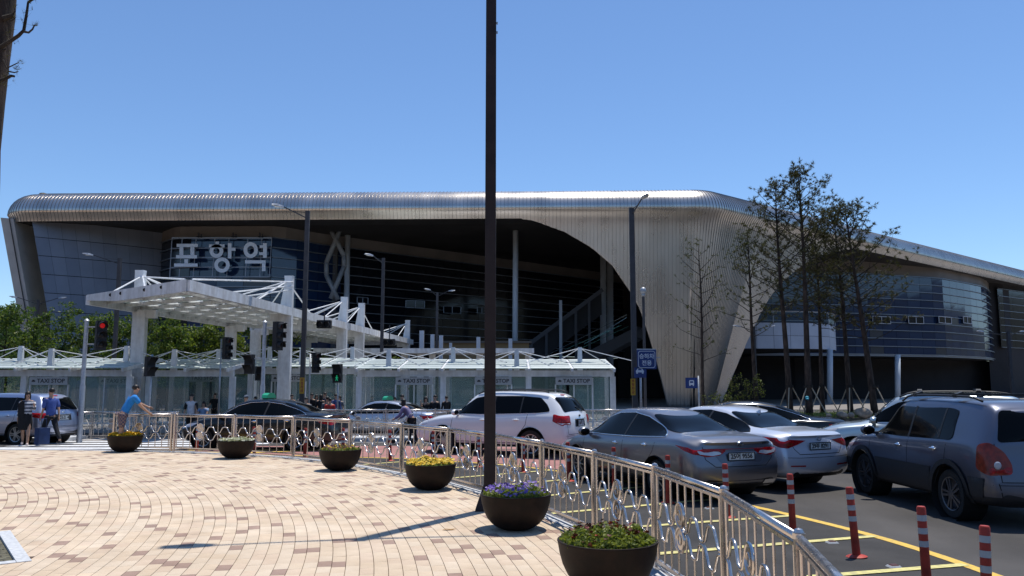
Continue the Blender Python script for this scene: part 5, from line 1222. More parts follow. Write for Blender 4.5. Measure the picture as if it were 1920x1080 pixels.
# ================================================================ PEOPLE
SK = mat('skin', (.46,.27,.18), .55, noise_s=12, noise_a=.05); HAIR = mat('dark_hair', (.012,.009,.008), .5, noise_s=60, noise_a=.3)
def cloth(name, c, **k): return mat(name, c, .85, noise_s=k.get('s', 7), noise_a=k.get('a', .12), bump=.3, bump_s=25)
def skin_obj(name, nodes, edges, m, parent, sub=1, root=0):
    me = bpy.data.meshes.new(name); me.from_pydata([n[0] for n in nodes], edges, []); o = bpy.data.objects.new('tmp', me); S.collection.objects.link(o)
    mod = o.modifiers.new('k','SKIN'); mod.use_smooth_shade = True; mod.branch_smoothing = .3
    for i, n in enumerate(nodes):
        r = n[1] if hasattr(n[1], '__len__') else (n[1], n[1]); me.skin_vertices[0].data[i].radius = r; me.skin_vertices[0].data[i].use_root = (i == root)
    if sub: s_ = o.modifiers.new('s','SUBSURF'); s_.levels = sub
    r = eval_mesh(o); bpy.data.objects.remove(o); r.name = name; r.materials.clear(); r.materials.append(m)
    r.polygons.foreach_set('use_smooth', [True]*len(r.polygons)); return link(name, r, parent)
def rotv(v, ax, a): v = Vector(v); v.rotate(Matrix.Rotation(a, 3, ax)); return v
def person(label, loc, rz, H=1.7, top='shirt', topm=None, bot='trousers', botm=None, shoem=None, hair='short', lean=0, legs=((0,0),(0,0)), arms=((0,.12,.15),(0,.12,.15)), sleeves=.6, fingers=False, bag=None, seated=False, cap=None, slim=1, headturn=0, group=None, z=None, skirt=0, head_tilt=0):
    t = thing('person', label, 'person', (loc[0], loc[1], roadz(loc[1]) if z is None else z), rz, group)
    h = H; hip = Vector((0,0,.52*h)); w = .052*h*slim
    if seated: hip.z = .48
    la = R(lean); up = rotv((0,0,1),'X',-la)           # facing +Y, lean forward tilts +Y
    side = Vector((1,0,0)); chest = hip+up*.20*h; sh = hip+up*.295*h; neck = hip+up*.335*h; 
    hd = neck+rotv((0,0,1),'X',-la*.4-R(head_tilt))*.075*h
    foot = []; nodes = [(hip, (.088*h*slim*.9,.062*h)), (hip+up*.09*h, (.072*h*slim,.055*h)), (chest, (.085*h*slim,.060*h)), (sh, (.075*h*slim,.050*h)), (neck, (.030*h,.030*h)), (hd-Vector((0,-.005*h,.01*h)), (.040*h,.048*h)), (hd+Vector((0,0,.032*h)), (.043*h,.050*h))]
    ed = [(0,1),(1,2),(2,3),(3,4),(4,5),(5,6)]; legn = []; armn = []
    for s_, (a, k) in zip((-1,1), legs):
        hp = hip+side*s_*.052*h*slim-Vector((0,0,.02*h)); kn = hp+rotv((0,0,-1),'X',R(a))*.235*h; an = kn+rotv((0,0,-1),'X',R(a-k))*.235*h
        toe = an+rotv((0,1,0),'X',R((a-k)*.35))*.085*h+Vector((s_*.01,0,-.022*h)); i = len(nodes)
        nodes += [(hp, (.055*h*slim,.055*h*slim)), (kn, (.034*h,.034*h)), (kn.lerp(an,.3), (.033*h,.033*h)), (an, (.020*h,.022*h)), (toe, (.020*h,.014*h))]
        ed += [(0,i),(i,i+1),(i+1,i+2),(i+2,i+3),(i+3,i+4)]; legn.append((hp,kn,an,toe))
    for s_, (a, o, e) in zip((-1,1), arms):
        sp_ = sh+side*s_*.108*h*slim-up*.012*h; d = rotv(rotv((0,0,-1),'Y',-s_*o),'X',a); el = sp_+d*.165*h; d2 = rotv(rotv((0,0,-1),'Y',-s_*o*.6),'X',a+e); wr = el+d2*.145*h; hn = wr+d2*.045*h; i = len(nodes)
        nodes += [(sp_, (.032*h,.032*h)), (el, (.023*h,.023*h)), (wr, (.015*h,.017*h)), (hn, (.013*h,.023*h))]
        ed += [(3,i),(i,i+1),(i+1,i+2),(i+2,i+3)]
        if fingers:
            q = rotv((1,0,0),'X',0); q = d2.cross(Vector((1,0,0))).normalized()
            for f, (oo, ll) in enumerate(((-.016,.038),(-.006,.045),(.005,.042),(.015,.032))):
                j = len(nodes); b = hn+q*oo*h*.8; nodes += [(b+d2*.010*h, .0052*h), (b+d2*(.010+ll*.5)*h-side*s_*.004*h, .0048*h), (b+d2*(.010+ll*.9)*h-side*s_*.014*h, .0040*h)]; ed += [(i+3,j),(j,j+1),(j+1,j+2)]
            j = len(nodes); nodes += [(hn-q*.016*h-d2*.01*h-side*s_*.008*h, .0058*h), (hn-q*.024*h+d2*.014*h-side*s_*.014*h, .005*h)]; ed += [(i+3,j),(j,j+1)]
        armn.append((sp_,el,wr,hn))
    skin_obj('body', nodes, ed, SK, t, 1)
    # face
    hr = Matrix.Rotation(headturn, 3, 'Z'); c = hd+Vector((0,0,.012*h))
    def hp_(x, y, z): return c+hr@Vector((x*h, y*h, z*h))
    if fingers or hair:
        mb = MB(); mb.ell(hp_(0,.052,-.006), (.006*h,.009*h,.011*h), 8, 5); 
        for s_ in (-1,1): mb.ell(hp_(s_*.045,.0,-.004), (.006*h,.012*h,.017*h), 8, 5)
        mb.build('nose_and_ears', SK, t, smooth=4, kind='stuff')
        if fingers:
            mb = MB()
            for s_ in (-1,1): mb.ell(hp_(s_*.017,.046,.004), (.0075*h,.004*h,.0038*h), 8, 4)
            mb.ell(hp_(0,.047,-.028),(.012*h,.004*h,.003*h), 8, 4); mb.build('facial_features', HAIR, t, kind='stuff')
    mb = MB()
    if hair == 'short': mb.ell(hp_(0,-.012,.024), (.048*h,.054*h,.046*h), 14, 8)
    else:
        mb.ell(hp_(0,-.012,.022), (.051*h,.057*h,.050*h), 14, 8); mb.ell(hp_(0,-.034,-.035), (.047*h,.030*h,.066*h), 12, 8)
        for s_ in (-1,1): mb.ell(hp_(s_*.043,-.006,-.035), (.013*h,.028*h,.058*h), 10, 7)
    mb.build('hair', HAIR, t, smooth=4)
    if cap: mb = MB(); mb.ell(hp_(0,-.006,.040), (.052*h,.058*h,.036*h), 14, 8); mb.ell(hp_(0,.055,.034), (.036*h,.035*h,.006*h), 12, 5); mb.build('cap', cap, t, smooth=4)
    # shirt
    g = .011*h; n2 = [(hip-Vector((0,0,.055*h))+up*.0*h, (.096*h*slim+g,.066*h+g)), (hip+up*.10*h, (.080*h*slim+g,.060*h+g)), (chest, (.090*h*slim+g,.064*h+g)), (sh+up*.005*h, (.086*h*slim+g,.056*h+g)), (neck-up*.012*h, (.036*h,.036*h))]
    e2 = [(0,1),(1,2),(2,3),(3,4)]
    for (a, b, c_, d) in armn:
        i = len(n2); n2 += [(a, (.045*h,.045*h))]; e2.append((3,i))
        if sleeves <= 1: n2.append((a.lerp(b, sleeves), (.040*h,.040*h))); e2.append((i,i+1))
        else: n2 += [(b, (.034*h,.034*h)), (b.lerp(c_, .92), (.027*h,.027*h))]; e2 += [(i,i+1),(i+1,i+2)]
    skin_obj(top, n2, e2, topm, t, 1)
    # legs clothing
    if bot in ('trousers','shorts'):
        n3 = [(hip+up*.05*h, (.090*h*slim+.006*h,.064*h+.006*h))]; e3 = []
        for (hp, kn, an, toe) in legn:
            i = len(n3); n3 += [(hp-Vector((0,0,.01)), (.062*h*slim,.062*h*slim))]; e3.append((0,i))
            if bot == 'trousers': n3 += [(kn, (.044*h,.044*h)), (an+Vector((0,0,.012*h)), (.034*h,.036*h))]; e3 += [(i,i+1),(i+1,i+2)]
            else: n3 += [(hp.lerp(kn,.95), (.052*h,.052*h))]; e3 += [(i,i+1)]
        skin_obj(bot, n3, e3, botm, t, 1)
    else:
        mb = MB(); kz = min(legn[0][1].z, legn[1][1].z); cy = (legn[0][1].y+legn[1][1].y)/2*.5
        pr = [(.078*h, hip.z+.075*h),(.096*h,hip.z),(.108*h,hip.z-.09*h),(.105*h*(1+skirt),kz+.02*h),(.098*h*(1+skirt),kz+.018*h),(.09*h,hip.z-.05*h)]
        o_ = len(mb.v); mb.lathe(pr, (0,0,0), 18, caps=False); mb.v = [(x, y*.78+cy*max(0,(hip.z-z)/(.25*h)), z) for x, y, z in mb.v]; mb.build('skirt', botm, t, smooth=4)
    for (hp, kn, an, toe) in legn:
        mb = MB(); d = (toe-an); d.z = 0; d.normalize(); c2 = an.lerp(toe, .42); q = Matrix.Rotation(math.atan2(-d.x, d.y), 3, 'Z'); mb.ell((c2.x, c2.y, max(.028*h*.8, c2.z-.012*h)), (.026*h,.075*h,.027*h), 12, 6, rt=q@Matrix.Rotation((an.z-toe.z-.02*h)*-2, 3, 'X')); mb.build('shoe', shoem or M['black'], t, smooth=4)
    if bag == 'trolley':
        mb = MB(); mb.box((-.32,-.12,.32),(.36,.24,.52)); 
        for v in range(2): mb.tube([(-.44+.24*v,-.12,.56),(-.44+.24*v,-.1,.86)], .008, 6)
        mb.tube([(-.44,-.1,.86),(-.2,-.1,.86)], .012, 6); mb.build('bag', cloth('dark_blue_bag',(.02,.04,.11)), t)
    if bag == 'back': mb = MB(); mb.ell(sh-up*.12*h+Vector((0,-.085*h,0)), (.075*h,.05*h,.12*h), 12, 8); mb.build('backpack', cloth('black_bag',(.02,.02,.022)), t, smooth=4)
    if bag == 'tote': mb = MB(); p = armn[0][3]; mb.box(p+Vector((0,0,-.25)), (.10,.34,.36)); mb.tube([p+Vector((0,-.12,-.08)), p, p+Vector((0,.12,-.08))], .01, 5); mb.build('bag', cloth('olive_bag',(.07,.07,.05)), t)
    return t
def striped(name, c1, c2, sc):
    m = mat(name, c1, .85); n = m.node_tree.nodes; l = m.node_tree.links; tc = n.new('ShaderNodeTexCoord'); s_ = n.new('ShaderNodeSeparateXYZ'); w = n.new('ShaderNodeMath'); w.operation = 'MULTIPLY'; w.inputs[1].default_value = sc
    f = n.new('ShaderNodeMath'); f.operation = 'FRACT'; g = n.new('ShaderNodeMath'); g.operation = 'GREATER_THAN'; g.inputs[1].default_value = .5; x = n.new('ShaderNodeMixRGB'); x.inputs[1].default_value = (*c1,1); x.inputs[2].default_value = (*c2,1)
    l.new(tc.outputs['Object'], s_.inputs[0]); l.new(s_.outputs['Z'], w.inputs[0]); l.new(w.outputs[0], f.inputs[0]); l.new(f.outputs[0], g.inputs[0]); l.new(g.outputs[0], x.inputs[0]); l.new(x.outputs[0], n['Principled BSDF'].inputs[0]); return m
plaid = mat('plaid_cloth', (.14,.10,.11), .85, noise_s=20, col2=(.04,.04,.07))
ck = plaid.node_tree.nodes; lk = plaid.node_tree.links
chk = ck.new('ShaderNodeTexChecker'); chk.inputs['Scale'].default_value = 22; chk.inputs[1].default_value = (.25,.17,.14,1); chk.inputs[2].default_value = (.04,.045,.10,1); tc_ = ck.new('ShaderNodeTexCoord'); lk.new(tc_.outputs['Object'], chk.inputs[0]); lk.new(chk.outputs[0], ck['Principled BSDF'].inputs[0])
blk = cloth('black_cloth', (.012,.012,.014)); wht = cloth('white_cloth', (.62,.62,.62)); navy = cloth('navy_cloth', (.02,.03,.07))
g1 = G(46,832,-.15); g2 = G(92,832,-.15)
w1 = person('woman in a grey and white striped top, black cardigan and black skirt on the crossing', (g1.x, g1.y), R(205), 1.72, 'striped_top', striped('striped_cloth', (.60,.60,.62), (.10,.11,.14), 9), 'skirt', blk, cloth('grey_pink_shoe',(.45,.38,.38)), 'long', lean=-2, legs=((14,6),(-14,10)), arms=((.55,.1,1.6),(-.15,.12,.2)), sleeves=2, fingers=True, headturn=.3)
mb = MB(); mb.prism([(.02,.30),(.20,.26),(.25,1.30),(.14,1.43),(.07,1.40),(.06,.9)], lambda a, b: (a,.13,b*1.0+.28*(1-b/1.45)), lambda a, b: (a,-.14,b+.28*(1-b/1.45))); mb.build('cardigan', blk, w1)
m1 = person('man in a blue shirt pulling a dark blue trolley bag on the crossing', (g2.x, g2.y), R(62), 1.83, 'shirt', cloth('blue_shirt', (.045,.085,.30)), 'trousers', cloth('dark_navy_cloth', (.008,.009,.014)), M['black'], 'short', lean=5, legs=((27,5),(-24,10)), arms=((.2,.0,.2),(-.4,.0,.25)), sleeves=1, fingers=True, bag='trolley')
b_ = person('boy in a bright blue shirt and plaid shorts leaning over the railing', (-10.25,21.30), R(-48), 1.70, 'shirt', cloth('bright_blue_shirt', (.02,.22,.60)), 'shorts', plaid, cloth('dark_shoe',(.05,.05,.06)), 'short', lean=30, legs=((4,0),(-6,0)), arms=((.95,.1,.2),(.55,.2,.3)), sleeves=.75, fingers=True, z=.12, slim=.95)
raglan = person('person in a white raglan shirt with black sleeves and black shorts at the taxi stop', (-13.1,33.0), R(185), 1.74, 'shirt', cloth('white_raglan', (.62,.62,.66)), 'shorts', blk, blk, 'short', sleeves=.05, arms=((.1,.14,.3),(.05,.14,.3)))
mb = MB()
for s_ in (-1,1): mb.tube([(s_*.16,0,1.42),(s_*.215,0,1.28),(s_*.235,.01,1.12)], [.066,.06,.052], 8)
mb.build('black_sleeves', blk, raglan, smooth=4)
W_ = roadz(35)+.09
seat = [((388,36.6),'seated man in a light blue shirt on the shelter bench',cloth('pale_blue_shirt',(.22,.32,.50)),1.66),((372,36.6),'seated woman in a brown dress on the shelter bench',cloth('brown_dress',(.16,.10,.08)),1.55)]
for (u, y), lab, m, h in seat:
    x = (u-960)/F*y; person(lab, (x,y), R(180), h, 'shirt', m, 'trousers', navy, blk, 'short' if 'man in' in lab[:12] else 'long', seated=True, legs=((85,85),(85,85)), arms=((.6,.15,.9),(.6,.15,.9)), z=-.32)
    bn = thing('bench', 'steel bench under the '+('seated man' if u == 388 else 'seated woman')+' at the taxi stop', 'bench', (x,y+.05,-.32)); mb = MB(); mb.box((0,-.06,.385),(.62,.36,.04)); mb.build('seat', M['steel_m'], bn)
    for dx in (-.25,.25): mb = MB(); mb.box((dx,-.06,.18),(.05,.3,.36)); mb.build('leg', M['steel_m'], bn)
red_c = cloth('red_cloth',(.55,.04,.03)); lav = cloth('lavender_cloth',(.17,.15,.28)); camo = cloth('dark_olive_cloth',(.05,.055,.04)); gry = cloth('grey_cloth',(.15,.16,.18)); tan = cloth('tan_cloth',(.30,.22,.15)); bl2 = cloth('mid_blue_cloth',(.05,.08,.2))
person('woman in a lavender sweater bending over a pushchair beside the silver taxi', ((776-960)/F*27.2, 27.2), R(75), 1.60, 'sweater', lav, 'trousers', blk, blk, 'long', lean=38, legs=((8,4),(-8,2)), arms=((.4,.15,.6),(.4,.15,.6)), sleeves=2)
pc = thing('pushchair', 'dark folding pushchair in front of the woman in lavender', 'pushchair', ((755-960)/F*27.1, 27.1, roadz(27.1)), R(170))
mb = MB(); mb.tube([(-.35,-.2,1.0),(.0,-.2,.5),(.35,-.2,.12)], .014, 6); mb.tube([(-.35,.2,1.0),(.0,.2,.5),(.35,.2,.12)], .014, 6); mb.tube([(-.35,-.2,1.0),(-.35,.2,1.0)], .016, 6); mb.tube([(-.3,-.2,.12),(.05,-.2,.55)], .012, 6); mb.tube([(-.3,.2,.12),(.05,.2,.55)], .012, 6); mb.build('frame', M['steel_m'], pc)
mb = MB(); mb.prism([(-.2,.5),(.2,.42),(.28,.30),(.05,.36),(-.18,.75),(-.25,.72)], lambda a, b: (a,-.17,b), lambda a, b: (a,.17,b)); mb.build('seat', cloth('olive_bag',(.07,.07,.05)), pc)
for x in (-.3,.35):
    for y in (-.22,.22): mb = MB(); mb.lathe([(.05,-.015),(.09,-.015),(.09,.015),(.05,.015)], (x,y,.09), 14, 'Y'); mb.build('wheel', M['rubber'], pc)
def by(u, y, rz, *a, **k):
    return person(a[0], ((u-960)/F*y, y), R(rz), *a[1:], z=-.31 if y > 36 else roadz(y), **k)
by(466,31.5,170,'man in dark olive clothes and grey cap behind the black taxi roof',1.66,'jacket',camo,'trousers',blk,sleeves=2,cap=cloth('grey_blue_cap',(.12,.15,.2)),arms=((.2,.2,.8),(.2,.2,.8)))
by(756,34.5,185,'dark haired man in black behind the silver taxi, beside the child in red',1.72,'shirt',blk,'trousers',blk,sleeves=2)
by(765,34.2,170,'child in a bright red jacket behind the silver taxi roof',1.40,'jacket',red_c,'trousers',blk,sleeves=2)
by(800,35.0,200,'woman in black holding a phone to her face behind the median railing',1.62,'shirt',blk,'trousers',blk,hair='long',sleeves=.6,arms=((.3,.1,.3),(1.2,.3,1.6)))
by(817,34.8,160,'man in a black suit with white collar behind the median railing',1.70,'jacket',cloth('suit_cloth',(.016,.015,.018)),'trousers',blk,sleeves=2)
by(884,35.2,80,'person in a white shirt with a black backpack left of the tall brown pole',1.52,'shirt',wht,'trousers',navy,sleeves=.8,bag='back')
by(578,34.5,200,'person in a pale jacket beside the dark lamp post behind the black taxi',1.60,'jacket',gry,'trousers',blk,sleeves=2)
by(617,35.5,20,'person in a grey vest with red collar seen from behind near the pedestrian signal',1.62,'vest',gry,'trousers',navy,sleeves=2,bag='back')
by(622,35.2,20,'person in a bright orange red top beside the grey vest wearer',1.56,'shirt',red_c,'trousers',navy,sleeves=2)
by(495,38.0,150,'person in a white and green top left of the black taxi roof light',1.45,'shirt',cloth('white_green',(.35,.5,.42)),'trousers',gry,sleeves=.7,cap=wht)
crowd = [(588,37.5,blk,1.62,'short','in a black jacket, first of the waiting group right of the dark lamp post'),(597,38.2,tan,1.55,'long','with long hair and a tan top in the waiting group'),(605,36.6,blk,1.58,'long','with long hair and black top holding something pale'),(612,38.0,navy,1.66,'short','in navy behind the grey vest wearer'),
 (633,37.4,bl2,1.60,'short','in a blue shirt right of the orange red top'),(640,38.2,gry,1.50,'long','in grey at the right end of the waiting group'),(551,37.5,blk,1.58,'short','in dark clothes behind the black taxi between canopy column and lamp post'),(507,39.5,navy,1.52,'short','in navy in the shade left of the thick canopy column'),(483,39.0,blk,1.45,'long','in black in the shade left of the signal pole'),
 (700,39.0,navy,1.50,'short','in navy in front of the shelter left of the silver taxi light'),(736,38.0,gry,1.40,'short','in grey at the glass wall right of the silver taxi light'),(742,37.8,bl2,1.45,'long','with long hair and blue top at the glass wall'),(838,37.6,blk,1.5,'short','in black inside the shelter right of the suited man'),(568,38.6,gry,1.6,'long','with long hair in grey directly behind the dark lamp post'),(300,40.4,navy,1.6,'short','in navy inside the shelter left of the raglan shirt wearer'),(408,40.4,blk,1.6,'short','in black standing in the shelter right of the seated pair')]
for i, (u, y, m, h, hr, d) in enumerate(crowd):
    by(u, y, (170,200,20,150,215)[i % 5], 'person '+d, h, 'shirt', m, 'trousers', (blk, navy, gry)[i % 3], hair=hr, sleeves=(2,.8)[i % 2], arms=((.1,.14,.3),(.3,.14,.7)), group='people waiting at the taxi stop')
person('person in a blue cap cut by the right edge behind the silver off roader', ((1922-960)/F*15.6, 15.6), R(120), 1.76, 'shirt', cloth('pale_yellow_shirt',(.5,.5,.35)), 'trousers', navy, blk, 'short', cap=cloth('blue_cap',(.03,.06,.3)), sleeves=1)
# ================================================================ TRAFFIC SIGNALS AND SIGNS
hous = mat('signal_housing', (.01,.01,.012), .6)
def lens(c, on): return mat(f'signal_lens_{c}'+('_lit' if on else ''), dict(red=(.5,.01,.01) if on else (.07,.008,.008),green=(.01,.45,.2),dark=(.012,.01,.01))[c], .3, emit=((1,.02,.02) if c == 'red' else (.03,.9,.4), .22) if on else None)
def vhead(par, c, s=1, n=3, yaw=0, lit=None):
    rt = Matrix.Rotation(yaw, 3, 'Z'); c = Vector(c); mb = MB(); mb.box(c, (.34*s,.20*s,(.335*n+.03)*s), rot=rt); hd = mb.build('signal_head', hous, par)
    for k in range(n):
        z = (.335*(n-1)/2-.335*k)*s; p = c+rt@Vector((0,-.11*s,z)); mb = MB(); m = 14
        ring0 = [p+rt@Vector((.15*s*math.cos(R(-25+230*j/m)), 0, .15*s*math.sin(R(-25+230*j/m)))) for j in range(m+1)]; ring1 = [p+rt@Vector((.145*s*math.cos(R(-25+230*j/m)), -.26*s if 4 < j < m-4 else -.16*s, .145*s*math.sin(R(-25+230*j/m))-.01*s)) for j in range(m+1)]
        mb.strip(ring0, ring1); mb.build('visor', hous, hd, smooth=4)
        mb = MB(); mb.lathe([(.001,-.02*s),(.055*s,-.012*s),(.085*s,0)], p, 16, 'Y', rt=rt, caps=False); mb.build('lens', lens('red' if k == 0 else 'dark', lit == k and k == 0), hd)
    return hd
def phead(par, c, s=1, yaw=0, green=False):
    rt = Matrix.Rotation(yaw, 3, 'Z'); c = Vector(c); mb = MB(); mb.box(c, (.36*s,.16*s,.74*s), rot=rt); hd = mb.build('signal_head', hous, par)
    for k, z in enumerate((.19*s,-.18*s)):
        p = c+rt@Vector((0,-.085*s,z)); mb = MB(); mb.box(p,(.28*s,.012,.28*s),rot=rt); lo = mb.build('lens', M['seam'], hd)
        mb = MB(); hw = .165*s; mb.add([p+rt@Vector(q) for q in ((-hw,0,hw),(hw,0,hw),(hw,-.22*s,hw*.9),(-hw,-.22*s,hw*.9),(-hw,0,-hw*.4),(hw,0,-hw*.4))], [(0,1,2,3),(0,3,4),(1,5,2)]); mb.build('visor', hous, hd)
        if green and k == 1:
            mb = MB(); f = lambda x, z_: p+rt@Vector((x*s,-.012,z_*s)); 
            mb.ell(f(.0,.085),(.022*s,.006,.022*s),8,5)
            for a, b, w in (((0,.06),(0,-.02),.05),((0,-.01),(-.045,-.11),.026),((0,-.01),(.04,-.11),.026),((0,.05),(-.06,-.005),.02),((0,.05),(.06,-.005),.02)): mb.bar(f(*a), f(*b), .006, w*s, up=(1,0,.3) if False else (0,0,1)) if False else mb.tube([f(*a), f(*b)], w*s/2, 6)
            mb.build('walking_figure', lens('green', True), hd)
    return hd
def spole(u, vt, Y, r, label, zoff=0):
    g = P(u, vt, Y); z0 = roadz(Y); t = thing('traffic_signal', label, 'traffic signal', (g.x, Y, z0), 0, 'traffic signals'); h = g.z-z0
    mb = MB(); mb.lathe([(r*1.1,0),(r*1.05,h*.45),(r*.85,h*.47),(r*.8,h-.1),(r*1.1,h-.08),(r*.2,h)], n=12); mb.build('pole', M['galv'], t, smooth=R(50)); return t, g.x, z0
t, x0, z0 = spole(163, 597, 28, .085, 'grey signal pole left with a red lit three lamp head beside it')
q = P(189, 629, 28); vhead(t, (q.x-x0, -.0, q.z-z0), 1.0, 3, R(45), lit=0); mb = MB(); mb.bar((0,0,q.z-z0+.3),(q.x-x0,0,q.z-z0+.3),.04,.04); mb.bar((0,0,q.z-z0-.3),(q.x-x0,0,q.z-z0-.3),.04,.04); mb.build('bracket', M['galv'], t)
t, x0, z0 = spole(497, 600, 29, .085, 'grey signal pole with big dark three lamp head before the thick canopy column')
q = P(521, 630, 29); vhead(t, (q.x-x0, 0, q.z-z0), 1.0, 3, R(62)); mb = MB(); mb.bar((0,0,q.z-z0+.3),(q.x-x0,0,q.z-z0+.3),.04,.04); mb.build('bracket', M['galv'], t)
q = P(468, 683, 29); phead(t, (q.x-x0, 0, q.z-z0), .95, R(-10)); mb = MB(); mb.bar((0,0,q.z-z0+.2),(q.x-x0,0,q.z-z0+.2),.04,.04); mb.build('bracket', M['galv'], t)
q = P(481, 700, 29); phead(t, (q.x-x0, .25, q.z-z0), .7, R(30))
def lone(u, v, Y, kind, s, yaw, label, dx=.3, green=False):
    q = P(u, v, Y); z0 = roadz(Y) if Y < 36 else -.30; t = thing('traffic_signal', label, 'traffic signal', (q.x, Y, z0), 0, 'traffic signals'); z = q.z-z0
    if kind == 'v': vhead(t, (0,0,z), s, 3, yaw)
    else: phead(t, (0,0,z), s, yaw, green)
    mb = MB(); mb.tube([(-dx,.16,0),(-dx,.16,z+.45*s)], .035, 10); mb.build('pole', M['galv'], t, smooth=4); mb = MB(); mb.bar((-dx,.16,z),(0,.02,z),.04,.04); mb.build('bracket', M['pole_grey'], t)
    return t
lone(281,687,30,'p',1.0,R(60),'black pedestrian signal head right of the first canopy column',-.0)
lone(425,653,35.5,'v',.95,R(60),'dark three lamp signal in front of the middle canopy column')
lone(592,680,37,'v',.9,R(50),'small dark three lamp signal right of the dark lamp post')
lone(633,700,35,'p',1.1,R(-5),'pedestrian signal showing a lit green walking figure',0.0,True)
for u, v, lab in ((608,608,'under the canopy edge right of the dark lamp post'),(730,642,'under the far end of the white canopy')):
    Y = 36 if u < 700 else 44; q = P(u, v, Y); t = thing('warning_light', 'dark horizontal signal box hanging '+lab, 'traffic signal', (q.x, Y, q.z)); mb = MB(); mb.box((0,0,0),(.62,.3,.36)); mb.build('housing', hous, t)
    for dx in (-.16,.16): mb = MB(); mb.lathe([(.13,-.2),(.13,0)], (dx,-.15,-.02), 12, 'Y', caps=False); mb.build('visor', hous, t)
    zc_ = roadz(34)+5.4; mb = MB(); mb.tube([(0,0,.18),(0,0,max(.4, zc_-q.z))], .03, 6); mb.build('hanger', M['pole_grey'], t)
blue = mat('sign_blue', (.012,.035,.16), .4, noise_s=3, noise_a=.1); wsg = mat('sign_white', (.55,.6,.68), .4)
def frame2d(mb, w, h, r, tw, y, cz=0):
    pts = roundpoly([(-w/2,-h/2),(w/2,-h/2),(w/2,h/2),(-w/2,h/2)], r, 5); pin = roundpoly([(-w/2+tw,-h/2+tw),(w/2-tw,-h/2+tw),(w/2-tw,h/2-tw),(-w/2+tw,h/2-tw)], r-tw*.7, 5)
    n = len(pts); mb.add([(p.x,y,p.y+cz) for p in pts]+[(p.x,y,p.y+cz) for p in pin], [(i,(i+1)%n,n+(i+1)%n,n+i) for i in range(n)])
Ys = 36.2; a = P(1194,656,Ys); b = P(1231,692,Ys); cx, cz_ = (a.x+b.x)/2, (a.z+b.z)/2; w, h = b.x-a.x, a.z-b.z; z0 = roadz(Ys)
px = P(1202,740,Ys).x
t = thing('drop_off_sign', 'blue Korean drop off sign with white rounded border left of the ribbed cone', 'sign', (px, Ys, z0)); ox = cx-px; oz = cz_-z0
mb = MB(); mb.tube([(0,.06,0),(0,.06,oz+h*.4)], .05, 10); mb.build('pole', M['galv'], t, smooth=4)
mb = MB(); mb.box((ox,0,oz),(w,.03,h)); pn = mb.build('panel', blue, t); mb = MB(); frame2d(mb, w*.88, h*.88, .12, .022, -.019, oz); mb.v = [(x+ox,y,z) for x,y,z in mb.v]; mb.build('border', wsg, pn)
mb = MB(); mb.box((ox,.03,oz+h*.53),(w*1.0,.06,.05)); mb.bar((ox+w/2,.05,oz+.1*h),(ox+w/2+.2,.05,oz+.1*h),.05,.05); mb.build('top_edge', M['galv'], t)
put_text('lettering', '승하차', w*.285, wsg, pn, (ox,-.02,oz+h*.15), (math.pi/2,0,0), bold=.004); put_text('lettering', '전용', w*.285, wsg, pn, (ox,-.02,oz-h*.20), (math.pi/2,0,0), bold=.004)
def carpict(mb, cx, cz, s, y, bus=False):
    def f(poly): P2 = roundpoly(poly, .05*s, 3); mb.prism(P2, lambda a, b: (cx+a*s, y+.004, cz+b*s), lambda a, b: (cx+a*s, y, cz+b*s))
    if bus: f([(-.38,-.30),(.38,-.30),(.38,.20),(.30,.42),(-.30,.42),(-.38,.20)]); f([(-.34,-.45),(-.18,-.45),(-.18,-.28),(-.34,-.28)]); f([(.18,-.45),(.34,-.45),(.34,-.28),(.18,-.28)]); 
    else: f([(-.5,-.14),(.5,-.14),(.5,.08),(.40,.14),(.3,.34),(-.3,.34),(-.40,.14),(-.5,.08)]); f([(-.45,-.30),(-.25,-.30),(-.25,-.12),(-.45,-.12)]); f([(.25,-.30),(.45,-.30),(.45,-.12),(.25,-.12)])
a = P(1188,688,Ys+.15); b = P(1211,707,Ys+.15); cx2 = (a.x+b.x)/2-px; cz2 = (a.z+b.z)/2-z0; w2, h2 = b.x-a.x, a.z-b.z
mb = MB(); mb.box((cx2,.0,cz2-.03),(w2,.03,h2)); p2 = mb.build('panel', blue, t); mb = MB(); carpict(mb, cx2-.02, cz2+.03, .36, -.022); mb.build('car_pictogram', wsg, p2); mb = MB(); mb.prism([(-.09,.05),(.09,.05),(.06,.11),(-.06,.11)], lambda a, b: (cx2-.02+a,-.024,cz2+.03+b), lambda a, b: (cx2-.02+a,-.028,cz2+.03+b)); mb.build('windscreen_mark', blue, p2)
Yb = 40.0; a = P(1285,708,Yb); b = P(1308,728,Yb); z0 = roadz(Yb); cx, cz_ = (a.x+b.x)/2, (a.z+b.z)/2; w, h = b.x-a.x, a.z-b.z
t = thing('bus_sign', 'small blue bus stop sign in front of the ribbed cone', 'sign', (b.x+.06, Yb, z0), 0); mb = MB(); mb.tube([(0,.05,0),(0,.05,cz_-z0+.35)], .04, 8); mb.build('pole', M['galv'], t, smooth=4)
mb = MB(); mb.box((cx-b.x-.06,0,cz_-z0),(w,.04,h)); pn = mb.build('panel', blue, t); mb = MB(); carpict(mb, cx-b.x-.06, cz_-z0, h*.62, -.03, True); mb.build('bus_pictogram', wsg, pn)
mb = MB(); s_ = h*.62; mb.prism([(-.28*s_,-.02*s_),(.28*s_,-.02*s_),(.24*s_,.28*s_),(-.24*s_,.28*s_)], lambda a, b: (cx-b_x+a,-.033,cz_-z0+b), lambda a, b: (cx-b_x+a,-.036,cz_-z0+b)) if False else None
